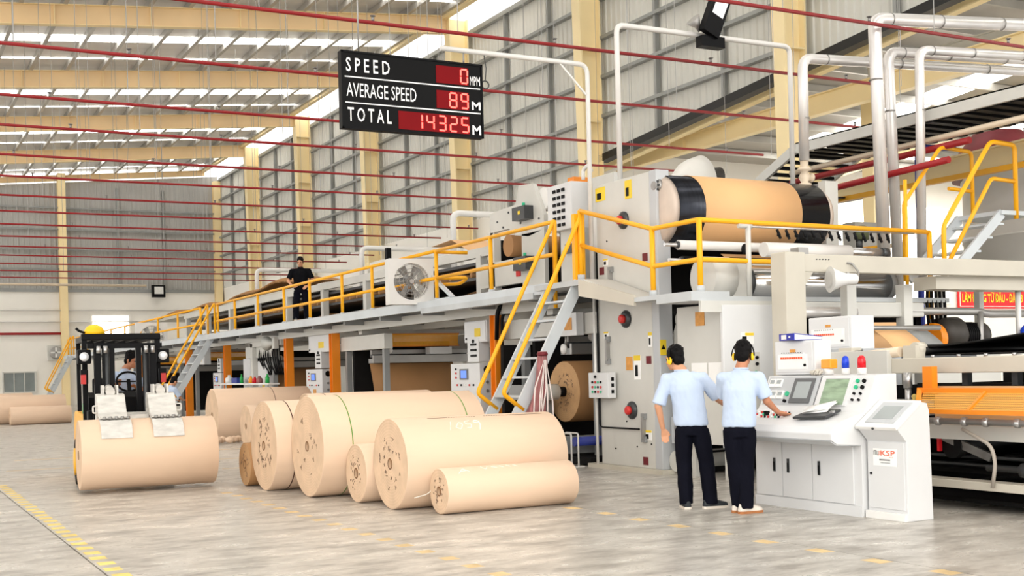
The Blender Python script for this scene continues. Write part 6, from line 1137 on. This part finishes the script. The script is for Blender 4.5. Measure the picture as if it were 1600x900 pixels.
    for s, S in ((-1, 'L'), (1, 'R')):
        sh, el = Vector(w(J['sh' + S])), Vector(w(J['el' + S])); e = sh.lerp(el, J.get('sleeve', 0.86))
        sd = sh - Vector((0, 0, 0.012)); m.sph(sd, 0.064, 14); m.cyl(sd, e, 0.063, 18, r2=0.073); cap(m, mid + (sd - mid) * 0.45 - Vector((0, 0, 0.01)), 0.075, sd, 0.063)
    m.cyl(nk - Vector((0, 0, 0.02)), nk + (hc - nk).normalized() * 0.012, 0.074, 18, r2=0.068)
    bake(m, 'shirt', shirt, P, 0.0095, 9, 0.5, 0.008)
    MB().tube([nk + (hc - nk).normalized() * 0.008 + ax * (0.066 * math.cos(2 * math.pi * k / 20)) + fy * (0.064 * math.sin(2 * math.pi * k / 20)) for k in range(21)], 0.011, 6, cap=False).done('collar', shirt, P)
    # trousers
    m = MB(); loft(m, [(hem + Vector((0, 0, 0.06)), wst * 0.88, 0.098, fx, fy), (hem, wst * 0.9, 0.102, fx, fy), (pv - Vector((0, 0, 0.12)), wst * 0.96, 0.112, fx, fy), (pv - Vector((0, 0, 0.18)), wst * 0.85, 0.105, fx, fy)])
    for S in 'LR':
        hp, kn, an = (Vector(w(J[k + S])) for k in ('hip', 'kn', 'an'))
        loft(m, [(hp - Vector((0, 0, 0.02)), 0.088, 0.10, fx, fy), (hp.lerp(kn, 0.35), 0.094, 0.10, fx, fy), (kn, 0.082, 0.086, fx, fy), (kn.lerp(an, 0.5), 0.078, 0.082, fx, fy), (an - Vector((0, 0, 0.035)), 0.073, 0.082, fx, fy)], 16); m.sph(hp - Vector((0, 0, 0.05)), 0.08, 12)
    bake(m, 'trousers', trousers, P, 0.009, 4, 0.45, 0.007)
    for s, S in ((-1, 'L'), (1, 'R')):
        an = Vector(w(J['an' + S])); ft = R(az + J.get('foot' + S, 0)); d = Vector((math.sin(ft), math.cos(ft), 0)); z0 = an.z - 0.085; c = Vector((an.x, an.y, 0)); sd = Vector((d.y, -d.x, 0))
        m = MB(); rg = []
        for t, hw, hh_ in ((-0.085, 0.02, 0.05), (-0.07, 0.036, 0.085), (0.0, 0.042, 0.095), (0.06, 0.045, 0.07), (0.13, 0.048, 0.052), (0.175, 0.036, 0.04), (0.19, 0.015, 0.03)):
            rg.append([c + d * t + sd * (hw * math.cos(a)) + Vector((0, 0, z0 + 0.018 + max(0, math.sin(a)) * hh_)) for a in [math.pi * k / 10 for k in range(11)]])
        V = m.grid(rg); m.face(V[0]); m.face(V[-1]); 
        for A, Bq in zip(V, V[1:]): m.face((A[0], A[-1], Bq[-1], Bq[0]))
        so = m.done('shoe', shoe, P)
        m = MB(); pts = [(-0.09, 0.02), (-0.075, 0.038), (0, 0.044), (0.13, 0.05), (0.18, 0.036), (0.198, 0.012)]; out = [c + d * t + sd * h for t, h in pts] + [c + d * t - sd * h for t, h in reversed(pts)]
        A = [m.bm.verts.new(p + Vector((0, 0, z0))) for p in out]; Bq = [m.bm.verts.new(p + Vector((0, 0, z0 + 0.024))) for p in out]; m.face(A[::-1]); m.face(Bq); m.skin2(A, Bq, False); m.done('sole', 'gum_sole' if shoe == 'shoe_light' else 'shoe_light', so)
    if muffs:
        for s in (-1, 1):
            q = MB().sph(H(s * 0.092, -0.015, -0.025), 0.04, 14, (0.5, 0.8, 1.05), HR).done('ear_muff', 'ear_yellow', P); MB().sph(H(s * 0.08, -0.015, -0.025), 0.038, 12, (0.4, 0.85, 1.1), HR).done('cushion', 'black', q)
        MB().tube([H(0.112 * math.cos(a), -0.03, -0.02 + 0.155 * math.sin(a)) for a in [math.pi * k / 16 for k in range(17)]], 0.007, 6).done('headband', 'black', P)
    return P
LEGS = dict(hipL=(-0.09, 0, 0.86), hipR=(0.09, 0, 0.86), knL=(-0.09, 0.02, 0.47), knR=(0.1, 0.02, 0.47), anL=(-0.09, -0.01, 0.085), anR=(0.11, -0.01, 0.085))
human('person', 'standing man in pale blue shirt and yellow ear muffs, left hand hanging, head turned left', (7.47, 10.05, 0), 40, dict(
    head=(-0.165, 0.08, 1.545), head_yaw=-50, head_pitch=-8, neck=(-0.09, 0.02, 1.415), chest=(-0.045, 0.01, 1.22), pelvis=(0.0, 0, 0.93), hem=(0.0, 0.0, 0.85), waist=0.172,
    shL=(-0.245, 0.0, 1.345), elL=(-0.335, -0.03, 1.06), wrL=(-0.30, 0.04, 0.83), haL=(-0.27, 0.07, 0.68), shR=(0.125, 0.03, 1.35), elR=(0.27, 0.12, 1.12), wrR=(0.36, 0.30, 1.03), haR=(0.42, 0.42, 0.99), sleeve=0.95, curlL=0.45,
    hipL=(-0.085, 0, 0.84), hipR=(0.085, 0, 0.84), knL=(-0.09, 0.02, 0.47), knR=(0.14, 0.03, 0.47), anL=(-0.07, -0.02, 0.085), anR=(0.175, 0.0, 0.085), footL=-15, footR=60), 'shirt_blue', muffs=True)
human('person', 'standing man in pale blue shirt and ear muffs, right hand reaching to the console buttons', (7.58, 9.42, 0), 44, dict(
    head=(0.055, 0.06, 1.565), head_yaw=8, head_pitch=-12, neck=(0.03, 0.0, 1.42), chest=(0.01, 0.0, 1.22), pelvis=(0.0, 0, 0.93), hem=(0.0, 0.0, 0.85), waist=0.165,
    shL=(-0.155, 0.03, 1.35), elL=(-0.16, 0.2, 1.12), wrL=(-0.08, 0.36, 1.05), haL=(0.0, 0.44, 1.02), shR=(0.20, 0.02, 1.345), elR=(0.27, 0.06, 1.10), wrR=(0.36, 0.20, 0.99), haR=(0.46, 0.29, 0.945), sleeve=0.85, curlR=0.1, thumbR=-1,
    hipL=(-0.075, 0, 0.84), hipR=(0.075, 0.02, 0.84), knL=(-0.05, 0.02, 0.47), knR=(0.05, 0.05, 0.47), anL=(-0.03, 0.08, 0.085), anR=(0.05, -0.02, 0.085), footL=30, footR=48), 'shirt_blue', muffs=True, shoe='shoe_light', skin='skin_dark')
human('person', 'man in black polo shirt standing on the walkway behind the yellow rail', (9.98, 30.1, 2.88), 200, dict(
    head=(0.0, 0.05, 1.42), head_yaw=10, head_pitch=-14, neck=(0.0, 0.0, 1.29), chest=(0, 0, 1.1), pelvis=(0, 0, 0.84), hem=(0, 0, 0.76), waist=0.18, shL=(-0.19, 0, 1.22), elL=(-0.26, 0.02, 0.98), wrL=(-0.16, 0.16, 0.84), haL=(-0.06, 0.22, 0.77), shR=(0.19, 0, 1.22), elR=(0.27, 0.02, 0.97), wrR=(0.18, 0.18, 0.84), haR=(0.09, 0.25, 0.79), sleeve=0.8,
    hipL=(-0.08, 0, 0.76), hipR=(0.08, 0, 0.76), knL=(-0.1, 0.02, 0.43), knR=(0.1, 0.02, 0.43), anL=(-0.12, -0.01, 0.08), anR=(0.12, -0.01, 0.08)), 'shirt_black', vox=0.009, sc=(1.18, 1.1, 1.07))
human('person', 'forklift driver in light blue shirt seated behind the steering wheel, head turned aside', (3.42, 19.05, 0.16), 180, dict(
    head=(-0.10, 0.38, 1.60), head_yaw=-48, head_pitch=-16, neck=(-0.02, 0.30, 1.46), chest=(0, 0.2, 1.26), pelvis=(0, 0.08, 0.98), hem=(0, 0.1, 0.95), waist=0.17, shL=(-0.19, 0.24, 1.38), elL=(-0.24, 0.40, 1.14), wrL=(-0.1, 0.62, 1.2), haL=(-0.02, 0.72, 1.24), shR=(0.20, 0.24, 1.38), elR=(0.27, 0.42, 1.12), wrR=(0.2, 0.62, 1.2), haR=(0.16, 0.70, 1.27), sleeve=0.9,
    hipL=(-0.09, 0.12, 0.98), hipR=(0.09, 0.12, 0.98), knL=(-0.14, 0.52, 0.98), knR=(0.14, 0.52, 0.98), anL=(-0.13, 0.6, 0.62), anR=(0.13, 0.6, 0.62)), 'shirt_blue', vox=0.009, skin='skin_dark')
human('person', 'far worker in blue shirt bending behind the forklift clamp near the second stair', (7.15, 33.0, 0), 60, dict(
    head=(0.0, 0.22, 1.38), head_yaw=0, head_pitch=-30, neck=(0, 0.12, 1.26), chest=(0, 0.05, 1.08), pelvis=(0, -0.05, 0.84), hem=(0, -0.05, 0.76), shL=(-0.19, 0.08, 1.18), elL=(-0.24, 0.2, 0.95), wrL=(-0.15, 0.36, 0.88), haL=(-0.1, 0.48, 0.86), shR=(0.19, 0.08, 1.18), elR=(0.24, 0.2, 0.95), wrR=(0.15, 0.36, 0.88), haR=(0.1, 0.48, 0.86),
    hipL=(-0.08, -0.03, 0.76), hipR=(0.08, -0.03, 0.76), knL=(-0.1, 0.02, 0.43), knR=(0.1, 0.02, 0.43), anL=(-0.1, -0.01, 0.085), anR=(0.1, -0.01, 0.085)), 'shirt_blue', vox=0.012)
